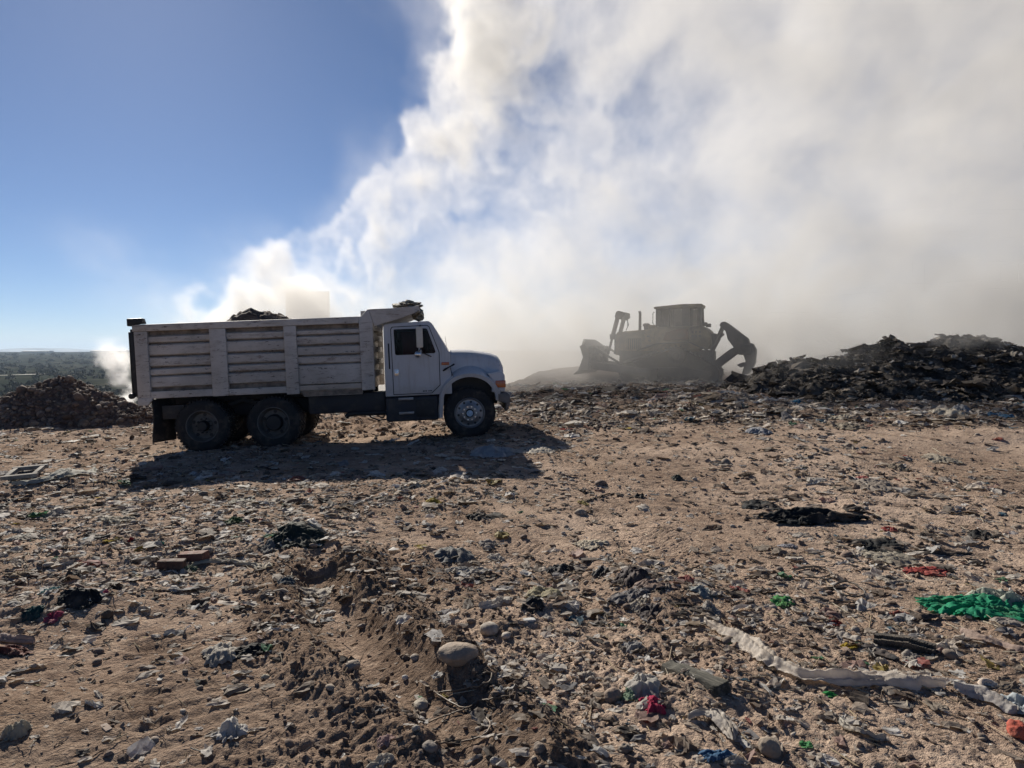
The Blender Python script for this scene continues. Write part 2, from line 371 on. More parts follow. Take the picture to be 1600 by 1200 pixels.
def build_hills():
    m = m_plain('far_hill', (.07, .075, .06), .95, var=.4, scale=.002)
    an = np.linspace(R(-60), R(60), 400); rows = []
    pr = 40 + 95 * np.maximum(fbm(an * 9, an * 0, 5, 5) + .15 * np.sin(an * 5 + 1), -.35) + 40
    for d, f in ((14500, -.6), (15200, .45), (16000, 1), (17500, .3), (19000, -.5)):
        rows.append(np.stack([d * np.sin(an), d * np.cos(an), pr * f - 30 + (8 * fbm(an * 60, an * 0 + d, 3, 3) if f > 0 else 0)], -1))
    V = np.array(rows); n, k = V.shape[:2]; i = np.arange(n - 1)[:, None] * k; j = np.arange(k - 1)[None, :]
    o = np_obj('hills', V.reshape(-1, 3), np.stack([i + j, i + j + 1, i + k + j + 1, i + k + j], -1).reshape(-1, 4), m); o['kind'] = 'structure'
build_hills()
# valley scrub: clumps of small leafy faces, far beyond counting
def build_scrub():
    rg = np.random.default_rng(4); n = 2000; d = np.exp(rg.uniform(np.log(330), np.log(3600), n)); a = rg.uniform(R(-44), R(-14), n)
    x = d * np.sin(a); y = d * np.cos(a); keep = vn(x / 90, y / 90, 7) > .36; x, y, d = x[keep], y[keep], d[keep]; n = len(x); z = height(x, y)
    k = 26; rad = rg.uniform(.9, 2.6, n) * (1 + d / 2600)
    u = rg.normal(size=(n, k, 3)); u /= np.linalg.norm(u, axis=2, keepdims=True); u *= rg.uniform(.4, 1, (n, k, 1)) ** .5
    C = np.stack([x, y, z], -1)[:, None] + u * rad[:, None, None] * np.array([1.3, 1.3, .75]) + np.array([0, 0, .5]) * rad[:, None, None]
    e = rg.normal(size=(n, k, 4, 3)) * rad[:, None, None, None] * .42
    V = (C[:, :, None] + e).reshape(-1, 3); Fq = np.arange(len(V)).reshape(-1, 4)
    col = np.repeat(np.array([.040, .048, .030])[None] * rg.uniform(.5, 1.5, (n, 1)) * np.stack([rg.uniform(.85, 1.3, n), np.ones(n), rg.uniform(.8, 1.1, n)], -1), k * 4, 0)
    o = np_obj('valley_scrub', V, Fq, m_attr('scrub_leaf', .9), smooth=False, col=col)
    tag(o, 'dark scrub and small trees scattered over the valley floor', 'scrub', kind='stuff')
build_scrub()
def building(x, y, wx, wy, h, rot, label, group=None, far=True):
    t = empty('distant_building', (x, y, hz(x, y) - 1)); t.rotation_euler.z = rot; tag(t, label, 'building', group)
    b = B(); box(b, -wx / 2, wx / 2, -wy / 2, wy / 2, 0, h); obj('wall', b, m_plain('pale_wall', (.30, .30, .30), .9, var=.1, scale=.05), t)
    b = B(); prism(b, [(-wy / 2 - .6, h + .01), (wy / 2 + .6, h + .01), (0, h + wy * .05)], -wx / 2 - .6, wx / 2 + .6, axis='x'); obj('roof', b, m_plain('roof_sheet', (.22, .23, .25), .8, var=.15, scale=.05), t)
    for i in range(0 if far else max(2, int(wx / 9))):
        xx = -wx / 2 + 4 + i * 9; b = B(); box(b, xx, xx + 3, -wy / 2 - .06, -wy / 2 - .01, 1.5, min(h - 1, 4.5))
        obj('window', b, m_plain('dark_pane', (.05, .055, .06), .3, var=.2, scale=.1), t)
    return t
building(-2480, 3900, 130, 60, 8, R(8), 'long low pale building on the horizon, farther left of the two')
building(-2130, 3950, 175, 60, 7, R(4), 'long low pale building on the horizon, farther right of the two')
b_ = building(-700, 1180 * 1.3, 17, 11, 6, R(10), 'small white shed alone in the valley under the horizon', None, False)
def patch(px, py, d, w_, h_, label):
    rx, ry, rz = ray(px, py); x, y = rx * d, ry * d; rg = np.random.default_rng(int(px)); n = 18
    A = np.linspace(0, 2 * math.pi, n, endpoint=False); rad = rg.uniform(.6, 1.15, n); b = B()
    X = x + w_ * rad * np.cos(A); Y = y + h_ * rad * np.sin(A); Z = height(X, Y) + 1.2
    vs = [b.verts.new((X[i], Y[i], Z[i])) for i in range(n)]; c = b.verts.new((x, y, hz(x, y) + 1.2))
    for i in range(n): b.faces.new((vs[i], vs[(i + 1) % n], c))
    o = obj('ground', b, m_plain('chalky_soil', (.34, .32, .26), .95, var=.15, scale=.1)); o['kind'] = 'structure'
patch(47, 581, 900, 9, 65, ''); patch(68, 599, 620, 6, 22, '')
#@@END_SETTING
#@@HEAPS
# ------------------------------------------------------------------ heaps
def heap(name, gx, gy, hfun, m, label, cat, colfun=None):
    X, Y = np.meshgrid(gx, gy); Z = hfun(X, Y); n, k = X.shape; i = np.arange(n - 1)[:, None] * k; j = np.arange(k - 1)[None, :]
    cx, cy = float(gx.mean()), float(gy.mean()); cz = float(macro1(cx, cy))
    o = np_obj(name, np.stack([X - cx, Y - cy, Z - cz], -1).reshape(-1, 3), np.stack([i + j, i + j + 1, i + k + j + 1, i + k + j], -1).reshape(-1, 4), m)
    o.location = (cx, cy, cz); tag(o, label, cat); return o
HP = [(7.6, -.1), (8.6, .55), (9.4, .95), (10.3, 1.30), (11, 1.15), (11.9, 1.25), (12.6, 1.6), (13.8, 1.9), (14.7, 1.75), (16.1, 2.08), (17, 2.05), (17.7, 1.85), (18.8, 1.5), (21, 1.25), (24, 1.0), (28, .2), (30, -.1)]
def heap_h(x, y):
    e = np.interp(x, [p[0] for p in HP], [p[1] for p in HP])
    yc = 27 + .6 * np.sin(x * .5); u = np.where(y < yc, (yc - y) / (7.4 + .8 * fbm(x * .6, x * 0 + 3, 4, 2)), (y - yc) / 6.); f = np.clip(1 - u, 0, 1)
    f = np.where(f > 0, np.where(y < yc, f ** 1.15, f ** .85), 0) * (1 - .18 * sst(u, 0, .6))
    wx = x + .25 * fbm(x * .9, y * .9, 91, 2); wy = y + .25 * fbm(x * .9, y * .9, 92, 2)
    d = .22 * clods(wx * 1.3, wy * 1.3, 93) + .17 * clods(wx * 2.7, wy * 2.7, 95) + .12 * clods(wx * 5.2, wy * 5.2, 97) + .05 * clods(wx * 10, wy * 10, 99) + .18 * fbm(x * .8, y * .8, 94, 4)
    return macro(x, y) - .22 + e * f + d * sst(f * np.maximum(e, .0), .0, .3)
def m_heap():
    m, t, b = mat('burnt_rubbish', (.04, .035, .03), .9, 0, .2); o = t.obj()
    n2 = t.noise(o, 1.4, 6., .7); n3 = t.noise(o, 6., 5., .7); n4 = t.noise(o, 22., 4., .65)
    c = t.mix(t.sst(n2, .35, .68), (.036, .031, .028), (.105, .088, .070)); c = t.mix(t.sst(n3, .54, .72, 0., .75), c, (.21, .17, .125)); c = t.mix(t.sst(n4, .62, .75, 0., .7), c, (.36, .32, .26))
    t.inp(b.inputs['Base Color'], c); t.inp(b.inputs['Normal'], t.bump(t.m('ADD', n3, t.m('MULTIPLY', n4, .5)), .9, .08)); return m
M_HEAP = m_heap()
heap('rubbish_heap', np.arange(7.4, 30, .075), np.arange(18.4, 33.5, .075), heap_h, M_HEAP, 'long black heap of burnt smouldering rubbish beside the bulldozer ripper', 'rubbish heap')
def mound_h(cx, cy, rx, ry, h, seed, rough=.10):
    def f(x, y):
        u = np.hypot((x - cx) / rx, (y - cy) / ry) * (1 + .16 * fbm(x * .5, y * .5, seed, 3)); k = np.clip(1 - u, 0, 1)
        return macro(x, y) - .15 + h * 1.12 * (1 - (1 - k) ** 1.12) * (1 + .1 * fbm(x, y, seed + 3, 2)) + sst(k, 0, .15) * (rough * clods(x * 3.1, y * 3.1, seed) + rough * .7 * clods(x * 6.5, y * 6.5, seed + 5) + rough * .5 * clods(x * 13, y * 13, seed + 8))
    return f
M_GRAVEL = m_plain('reddish_gravel', (.15, .095, .072), .95, var=.6, scale=7, dirt=(.22, .165, .13), dirt_amt=.55, bump=.03)
GM = mound_h(-13.1, 21.6, 3.4, 2.0, 1.28, 201)
heap('gravel_mound', np.arange(-17.2, -9.2, .05), np.arange(19.2, 24.2, .05), GM, M_GRAVEL, 'reddish brown mound of gravel and stones behind the truck tailgate', 'mound')
heap('spoil_mound', np.arange(-14, -8, .08), np.arange(25.2, 30, .08), mound_h(-11.2, 27.4, 2.6, 2.0, 1.55, 231, .05), m_plain('grey_spoil', (.10, .095, .085), .95, var=.4, scale=4, bump=.03), 'low dark grey mound seen under the tail of the truck', 'mound')
def pale_h(x, y):
    e = np.interp(x, [14, 16, 18.5, 20.5, 22, 25, 28, 32], [-.2, .5, 1.4, 1.9, 1.75, 1.3, 1.0, -.2]); k = np.clip(1 - np.abs(y - 44) / 6, 0, 1)
    return macro(x, y) - .3 + e * k ** .7 + .25 * fbm(x * .7, y * .7, 33, 4) + .16 * clods(x * 1.5, y * 1.5, 35) + .1 * clods(x * 3, y * 3, 36)
heap('pale_heap', np.arange(13.5, 33, .14), np.arange(37.5, 50.5, .14), pale_h, m_plain('pale_rubbish', (.20, .18, .155), .95, var=.5, scale=2.5, bump=.06), 'pale rubbish heap in the smoke beyond the bulldozer ripper', 'rubbish heap')  # paler in colour than the burnt heap
#@@END_HEAPS
# ================================================================== dump truck
def m_bed_paint():
    m, t, b = mat('worn_white_bed_paint', (.5, .48, .45), .65, 0, .3); o = t.obj()
    mp = t.n('ShaderNodeMapping'); t.inp(mp.inputs['Vector'], o); mp.inputs['Scale'].default_value = (.35, 1, 1.6); st = mp.outputs[0]
    n1 = t.noise(o, 1.1, 5., .65); n2 = t.noise(st, 7., 6., .7); n3 = t.noise(o, 26., 5., .75)
    c = t.mix(t.sst(n1, .32, .68), (.43, .39, .345), (.58, .54, .495))
    c = t.mix(t.sst(n2, .50, .72, 0., .75), c, (.24, .195, .155))
    c = t.mix(t.sst(n3, .60, .72, 0., .6), c, (.22, .185, .15))
    ch = t.m('MULTIPLY', t.sst(t.noise(st, 15., 6., .8), .585, .615), t.sst(t.noise(o, 1.9, 3., .6), .42, .54))   # chipped paint
    c = t.mix(ch, c, (.035, .026, .022))
    ru = t.m('MULTIPLY', t.sst(t.noise(st, 5., 6., .75), .56, .68), .7); c = t.mix(ru, c, (.13, .062, .035))       # rust
    t.inp(b.inputs['Base Color'], c); t.inp(b.inputs['Normal'], t.bump(t.m('SUBTRACT', n3, ch), .4, .006)); return m
def m_cab_paint():
    m, t, b = mat('dusty_white_cab_paint', (.66, .66, .66), .38, 0, .5); o = t.obj()
    sx = t.n('ShaderNodeSeparateXYZ'); t.inp(sx.inputs[0], o); n = t.noise(o, 2.2, 5., .65); n3 = t.noise(o, 30., 4., .7)
    c = t.mix(t.sst(n, .3, .7), (.48, .485, .50), (.55, .555, .57))
    d = t.m('MULTIPLY', t.sst(t.m('ADD', sx.outputs[2], t.m('MULTIPLY', t.m('SUBTRACT', n, .5), .8)), 1.25, .75), .55)    # road dust low down
    mpz = t.n('ShaderNodeMapping'); t.inp(mpz.inputs['Vector'], o); mpz.inputs['Scale'].default_value = (9, 9, .9)
    c = t.mix(t.sst(t.noise(mpz.outputs[0], 1.6, 5., .65), .50, .72, 0., .38), c, (.34, .30, .265))
    c = t.mix(d, c, (.40, .35, .30)); c = t.mix(t.sst(n3, .62, .74, 0., .35), c, (.36, .33, .30))
    t.inp(b.inputs['Base Color'], c); t.inp(b.inputs['Roughness'], t.sst(n, .3, .7, .32, .5)); return m
M_GRIME_SHADE = m_plain('grimy_shaded_recess', (.24, .20, .165), .9, 0, .5, 6); M_BED = m_bed_paint(); M_CAB = m_cab_paint()  # recess behind the boards: brown grime with the gap's shade put into the colour
M_BLACK = m_plain('black_steel', (.022, .022, .024), .6, 0, .4, 5, dirt=(.10, .08, .065), dirt_amt=.4)
M_RUBBER = m_plain('tyre_rubber', (.020, .020, .021), .8, 0, .4, 7, dirt=(.11, .085, .065), dirt_amt=.6, bump=.004)
M_RIM = m_plain('dusty_rim_paint', (.15, .14, .13), .55, .2, .3, 8, dirt=(.12, .09, .07), dirt_amt=.6)
M_ALLOY = m_plain('dull_alloy', (.27, .27, .28), .42, .75, .2, 8, dirt=(.2, .16, .13), dirt_amt=.4)
M_CHROME = m_plain('scuffed_chrome', (.62, .62, .63), .28, .9, .15, 9)
M_DARK = m_plain('dark_trim', (.018, .018, .020), .5, 0, .3, 8)
M_AMBER, _t, _b = mat('amber_lens', (.42, .085, .012), .25); _b.inputs['Coat Weight'].default_value = .6
def m_glass():
    m, t, b = mat('tinted_window', (.006, .007, .012), .05, 0, .35); tr = t.n('ShaderNodeBsdfTransparent'); tr.inputs[0].default_value = (.62, .60, .68, 1)
    mx = t.n('ShaderNodeMixShader'); mx.inputs[0].default_value = .25; L = m.node_tree.links
    L.new(tr.outputs[0], mx.inputs[1]); L.new(b.outputs[0], mx.inputs[2]); L.new(mx.outputs[0], m.node_tree.nodes['Material Output'].inputs['Surface']); return m
M_GLASS = m_glass()
W = 2.4
truck = empty('dump_truck'); tag(truck, 'white dump truck with a worn slatted bed parked on the rubbish ground', 'dump truck')
_th, _ph = R(5), R(2.4); _l = Vector((-math.sin(_th), math.cos(_th), 0)); _f = Vector((math.cos(_th) * math.cos(_ph), math.sin(_th) * math.cos(_ph), math.sin(_ph))); _u = _f.cross(_l)
TRUCK_M = Matrix(((_f.x, _l.x, _u.x, -6.144), (_f.y, _l.y, _u.y, 14.70), (_f.z, _l.z, _u.z, -.129), (0, 0, 0, 1)))
truck.matrix_world = TRUCK_M
# chassis
b = B()
for y in (.72, 1.58): box(b, -1.0, 5.95, y, y + .10, .66, .96)
for x in (-.95, .2, 1.1, 2.2, 3.3, 4.5, 5.6): box(b, x, x + .1, .83, 1.57, .70, .92)
for x in (.03, 1.41): tube(b, [(x, .25, .53), (x, W - .25, .53)], .10, 12)
tube(b, [(5.33, .3, .50), (5.33, W - .3, .50)], .07, 10)
for s in (.55, 1.75): prism(b, [(-.4, .58), (.7, .95), (1.8, .58), (1.8, .66), (.75, 1.03), (.65, 1.03), (-.4, .66)], s, s + .1)
for x in (.03, 1.41): lathe(b, [(0, -.16), (.19, -.14), (.22, 0), (.19, .14), (0, .16)], (x, 1.2, .53), 16)
box(b, 1.0, 1.9, .85, 1.55, .97, 1.09); box(b, 4.9, 5.8, .86, 1.54, .6, 1.2)
obj('chassis_frame', b, M_BLACK, truck, .008)
b = B()
box(b, -1.05, 3.35, .62, .74, .985, 1.12); box(b, -1.05, 3.35, 1.66, 1.78, .985, 1.12)
for x in np.arange(-.9, 3.3, .42): box(b, x, x + .08, .12, W - .12, 1.125, 1.19)
box(b, -.75, -.32, .1, .55, .70, .97)
obj('subframe', b, M_BLACK, truck, .006)
# bed: every panel between two posts
def side(y0, sgn):
    """the boards of one side; y0 outer face, sgn points inward"""
    b = B(); Y = lambda d: y0 + sgn * d
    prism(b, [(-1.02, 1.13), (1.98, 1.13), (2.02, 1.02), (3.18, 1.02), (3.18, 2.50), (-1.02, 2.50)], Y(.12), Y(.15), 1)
    rows = [(2.365, 2.215), (2.195, 1.965), (1.945, 1.745), (1.725, 1.578), (1.568, 1.335)]
    rg = random.Random(3 if sgn > 0 else 8)
    for x0, x1, last in ((-.915, .265, 0), (.585, 1.705, 0), (1.945, 3.185, 1)):
        for i, (zt, zb) in enumerate(rows):
            if last: zt, zb = [(2.365, 2.25), (2.235, 2.05), (2.035, 1.845), (1.83, 1.665), (1.655, 1.245)][i]
            j = rg.uniform(-.008, .008); k = rg.uniform(-.006, .006); v = []
            for x, e in ((x0, j), (x1, k)):
                v.append([bm_v for bm_v in ((x, Y(.098), zb + e), (x, Y(.045 + e), zb + .022 + e), (x, Y(.038 - e), zt - .028 + e), (x, Y(.098), zt + e))])
            A = [b.verts.new(p) for p in v[0]]; C = [b.verts.new(p) for p in v[1]]
            for q in range(4): b.faces.new((A[q], A[(q + 1) % 4], C[(q + 1) % 4], C[q]))
            b.faces.new(A[::-1]); b.faces.new(C)
    # the front panel curves under
    pr = [(.05, 1.245), (.09, 1.16), (.19, 1.08), (.40, 1.03), (.40, 1.02), (.18, 1.07), (.07, 1.15), (.03, 1.245)]
    A = [b.verts.new((1.95, Y(d), z)) for d, z in pr]; C = [b.verts.new((3.18, Y(d), z)) for d, z in pr]
    for q in range(8): b.faces.new((A[q], A[(q + 1) % 8], C[(q + 1) % 8], C[q]))
    return b
bed = obj('dump_bed', (lambda b: (box(b, -1.0, 3.2, .16, W - .16, 1.195, 1.23), b)[1])(B()), M_BED, truck)
def bedpart(n, b, bev=.006, m=None, label=None):
    o = obj(n, b, m or M_BED, bed, bev)
    if label: o['label'] = label
    return o
for y0, s in ((0., 1), (W, -1)):
    Y = lambda d: y0 + s * d
    bedpart('side_wall', side(y0, s), .004, [M_BED, M_GRIME_SHADE])
    for x0, x1, zb, zt in ((-1.155, -.905, 1.145, 2.445), (.27, .585, 1.115, 2.447), (1.705, 1.95, 1.085, 2.447)):
        b = B(); box(b, x0, x1, min(Y(-.01), Y(.09)), max(Y(-.01), Y(.09)), zb, zt); bedpart('side_post', b, .012)
    b = B(); prism(b, [(-1.16, .995), (-.98, .995), (-.885, 1.10), (-.885, 1.143), (-1.16, 1.143)], Y(-.012), Y(.09)); bedpart('post_foot', b, .008)
    b = B(); box(b, -1.18, 3.19, min(Y(-.018), Y(.13)), max(Y(-.018), Y(.13)), 2.45, 2.585); bedpart('top_rail', b, .016)
    b = B(); box(b, -.904, .269, min(Y(-.004), Y(.09)), max(Y(-.004), Y(.09)), 1.125, 1.262); box(b, .586, 1.704, min(Y(-.004), Y(.09)), max(Y(-.004), Y(.09)), 1.118, 1.245); bedpart('bottom_rail', b, .012)
    b = B(); prism(b, [(3.19, 1.10), (3.445, 1.10), (3.46, 2.35), (3.47, 2.45), (3.40, 2.72), (3.37, 2.72), (3.24, 2.585), (3.19, 2.585)], Y(-.014), Y(.12)); bedpart('front_post', b, .014)
    b = B(); prism(b, [(3.402, 2.722), (3.88, 2.725), (4.40, 2.755), (4.42, 2.65), (4.05, 2.52), (3.70, 2.435), (3.50, 2.375), (3.475, 2.45)], Y(-.002), Y(.07)); bedpart('protector_side', b, .008)
b = B(); box(b, 3.22, 3.34, .125, W - .125, 1.10, 2.70)
for z in (1.35, 1.6, 1.85, 2.1, 2.3): box(b, 3.345, 3.44, .125, W - .125, z, z + .12)
bedpart('headboard', b, .01)
b = B(); prism(b, [(3.42, 2.68), (4.38, 2.715), (4.38, 2.75), (3.42, 2.715)], .072, W - .072); bedpart('cab_protector', b, .006)
b = B(); box(b, -1.235, -1.165, .03, W - .03, 1.17, 2.50)
for z in (1.3, 1.7, 2.1): box(b, -1.285, -1.237, .1, W - .1, z, z + .14)
for y in (.1, 1.1, 2.15): box(b, -1.30, -1.238, y, y + .12, 1.2, 2.45)
tg = bedpart('tailgate', b, .008, M_BLACK, 'dark tailgate')
b = B(); prism(b, [(-1.27, 2.56), (-1.27, 2.71), (-.985, 2.71), (-.955, 2.60), (-1.1, 2.595), (-1.12, 2.56)], -.02, .16); obj('tailgate_cap', b, M_BLACK, tg, .02)
b = B()
b.free()
for y in (-.03, W - .05): b = B(); tube(b, [(-1.27, y, 1.19), (-1.27, y + .08, 1.19)], .055, 12); obj('hinge', b, M_BLACK, tg, .006)
# wheels
def tyre_prof(wd): return [(.305, .02), (.32, .0), (.40, -.012), (.465, -.004), (.50, .022), (.518, .05), (.522, wd * .5), (.518, wd - .05), (.50, wd - .022), (.465, wd + .004), (.40, wd + .012), (.32, wd), (.305, wd - .02)]
def tyre_bm(wd):
    b = B(); lathe(b, tyre_prof(wd), n=56); n = 44
    for k in range(n):                                     # tread blocks
        a = 2 * math.pi * k / n; M = Matrix.Rotation(-a, 4, 'Y')
        for y0, y1, o_ in ((.028, wd * .46, 0), (wd * .54, wd - .028, .07)):
            M2 = Matrix.Rotation(-(a + o_), 4, 'Y'); vs = box(b, .505, .535, y0, y1, -.022, .022)
            for v in vs: v.co = M2 @ v.co
    return b
def wheel(x, y, kind, flip=False):
    wl = empty('wheel', (x, y, .53), truck)
    if flip: wl.rotation_euler.z = math.pi
    wd = .27
    obj('tyre', tyre_bm(wd), M_RUBBER, wl)
    b = B(); n = 10
    if kind == 'front':
        lathe(b, [(.312, .03), (.318, .01), (.304, .002), (.288, .016), (.278, .05), (.258, .052), (.21, .040), (.165, .018), (.16, .006), (0, .004)], n=48)
        obj('rim', b, M_ALLOY, wl, smooth=30)
        for k in range(n):
            a = 2 * math.pi * (k + .25) / n; b = B(); lathe(b, [(0, -.003), (.024, -.003), (.024, .02)], (.232 * math.cos(a), .042, .232 * math.sin(a)), 12); obj('hand_hole', b, M_DARK, wl)
        for k in range(n):
            a = 2 * math.pi * k / n; b = B(); lathe(b, [(0, -.045), (.017, -.045), (.019, .004)], (.135 * math.cos(a), .006, .135 * math.sin(a)), 6); obj('lug_nut', b, M_CHROME, wl)
        b = B(); lathe(b, [(0, -.085), (.05, -.085), (.085, -.06), (.09, .004)], n=24); hb = obj('hub', b, M_DARK, wl, smooth=40)
        b = B(); lathe(b, [(0, -.092), (.062, -.09), (.066, -.074)], n=24); obj('hub_cap', b, m_plain('pale_blue_cap', (.42, .55, .68), .35, 0, .25, 20), wl)
    else:
        dk = kind == 'mid'
        lathe(b, [(.312, .03), (.318, .0), (.306, -.004), (.296, .012), (.285, .05), (.272, .13), (.25, .165), (.20, .165), (.165, .15), (.16, .13), (0, .13)], n=48)
        obj('rim', b, M_RIM, wl, smooth=30)
        for k in range(5):
            a = 2 * math.pi * (k + .2) / 5; b = B(); lathe(b, [(0, .155), (.034, .155), (.034, .175)], (.222 * math.cos(a), 0, .222 * math.sin(a)), 12); obj('hand_hole', b, M_DARK, wl)
        for k in range(0 if dk else n):
            a = 2 * math.pi * k / n; b = B(); lathe(b, [(0, .09), (.018, .09), (.02, .135)], (.138 * math.cos(a), 0, .138 * math.sin(a)), 6); obj('lug_nut', b, M_DARK, wl)
        b = B(); lathe(b, [(0, -.01), (.085, -.005), (.105, .03), (.112, .135)] if not dk else [(0, .0), (.14, .005), (.16, .03), (.165, .15)], n=28); obj('hub', b, M_DARK, wl, smooth=40)
for x, kd in ((.03, 'rear'), (1.41, 'mid')):
    wheel(x, .0, kd); wheel(x, .60, 'rear', True); wheel(x, W - .60, 'rear'); wheel(x, W, kd, True)
wheel(5.33, .06, 'front'); wheel(5.33, W - .06, 'front', True)
b = B(); lathe(b, [(0, 0), (.3, 0)], n=3); b.free()
for y in (.04, W - .62):
    b = B()
    for i in range(7):
        z0 = 1.10 - i * .122; z1 = z0 - .122; xo = lambda z: -.93 + .035 * math.sin((1.1 - z) * 5.2); v = []
        for z in (z0, z1): v.append([b.verts.new((xo(z) + dx, yy, z)) for dx, yy in ((0, y), (.03, y), (.03, y + .58), (0, y + .58))])
        for q in range(4): b.faces.new((v[0][q], v[0][(q + 1) % 4], v[1][(q + 1) % 4], v[1][q]))
    # the flap hangs turned, so its face shows from the side
    for vtx in b.verts: vtx.co = Vector((-.93, y, 0)) + Matrix.Rotation(R(-26), 3, 'Z') @ (vtx.co - Vector((-.93, y, 0))) + (Vector((0, 0, 0)))
    obj('mud_flap', b, M_RUBBER, truck, 0, 60)
# tanks, steps, pipes under the cab
b = B(); box(b, 3.63, 4.70, .10, .70, .42, .92); tk = obj('step_box', b, m_plain('dark_blue_steel', (.022, .025, .034), .55, 0, .3, 5, dirt=(.10, .08, .065), dirt_amt=.4), truck, .05, seg=3)
b = B()
for z in (.86, .57): box(b, 3.90, 4.20, .03, .12, z, z + .05)
b2 = obj('step_plate', b, M_ALLOY, tk, .006)
b = B(); box(b, 4.25, 4.62, .08, .099, .50, .86); obj('battery_cover', b, M_BLACK, tk, .004)
b = B(); box(b, 2.06, 3.62, .30, .70, .64, 1.04); obj('hydraulic_tank', b, m_plain('dark_blue_tank', (.020, .023, .032), .55, 0, .3, 5, dirt=(.09, .075, .06), dirt_amt=.4), truck, .03)
b = B(); tube(b, [(2.80, .34, .55), (2.86, .33, .60), (3.0, .33, .615), (3.62, .33, .60)], [.05, .055, .055, .05], 12); obj('exhaust_pipe', b, M_BLACK, truck)
b = B(); tube(b, [(3.20, .4, .66), (3.3, .36, .52), (3.45, .35, .45), (3.62, .36, .46), (3.75, .4, .56)], .016, 8); tube(b, [(3.35, .5, .66), (3.42, .48, .54), (3.52, .48, .48), (3.64, .5, .6)], .014, 8); obj('air_hose', b, M_BLACK, truck)
# cab
YN, YF = .10, W - .10
CABP = [(3.64, .94), (4.99, .94), (4.99, 1.80), (4.955, 1.815), (4.64, 2.40), (4.57, 2.445), (3.72, 2.42), (3.66, 2.385)]
b = B(); prism(b, CABP, YN, YF); cab = obj('cab', b, M_CAB, truck, .03, 35, 3)
ins = B(); prism(ins, [(3.72, 1.02), (4.92, 1.02), (4.92, 1.77), (4.60, 2.34), (3.74, 2.34)], YN + .06, YF - .06)
def winprism(pts, y0, y1):
    q = B(); prism(q, pts, y0, y1); return q
WIN = [(3.90, 1.775), (4.35, 1.775), (4.35, 2.30), (3.885, 2.30), (3.865, 2.28), (3.875, 1.80)]
QWIN = [(4.41, 1.785), (4.665, 1.785), (4.695, 1.81), (4.545, 2.275), (4.52, 2.295), (4.41, 2.30)]
ws = B(); prism(ws, [(4.93, 1.86), (5.1, 1.86), (4.75, 2.38), (4.62, 2.33)], YN + .14, YF - .14); rw = B(); box(rw, 3.5, 3.78, .6, 1.8, 1.85, 2.25)
cut(cab, [ins, winprism(WIN, -.5, 3), winprism(QWIN, -.5, 3), ws, rw])
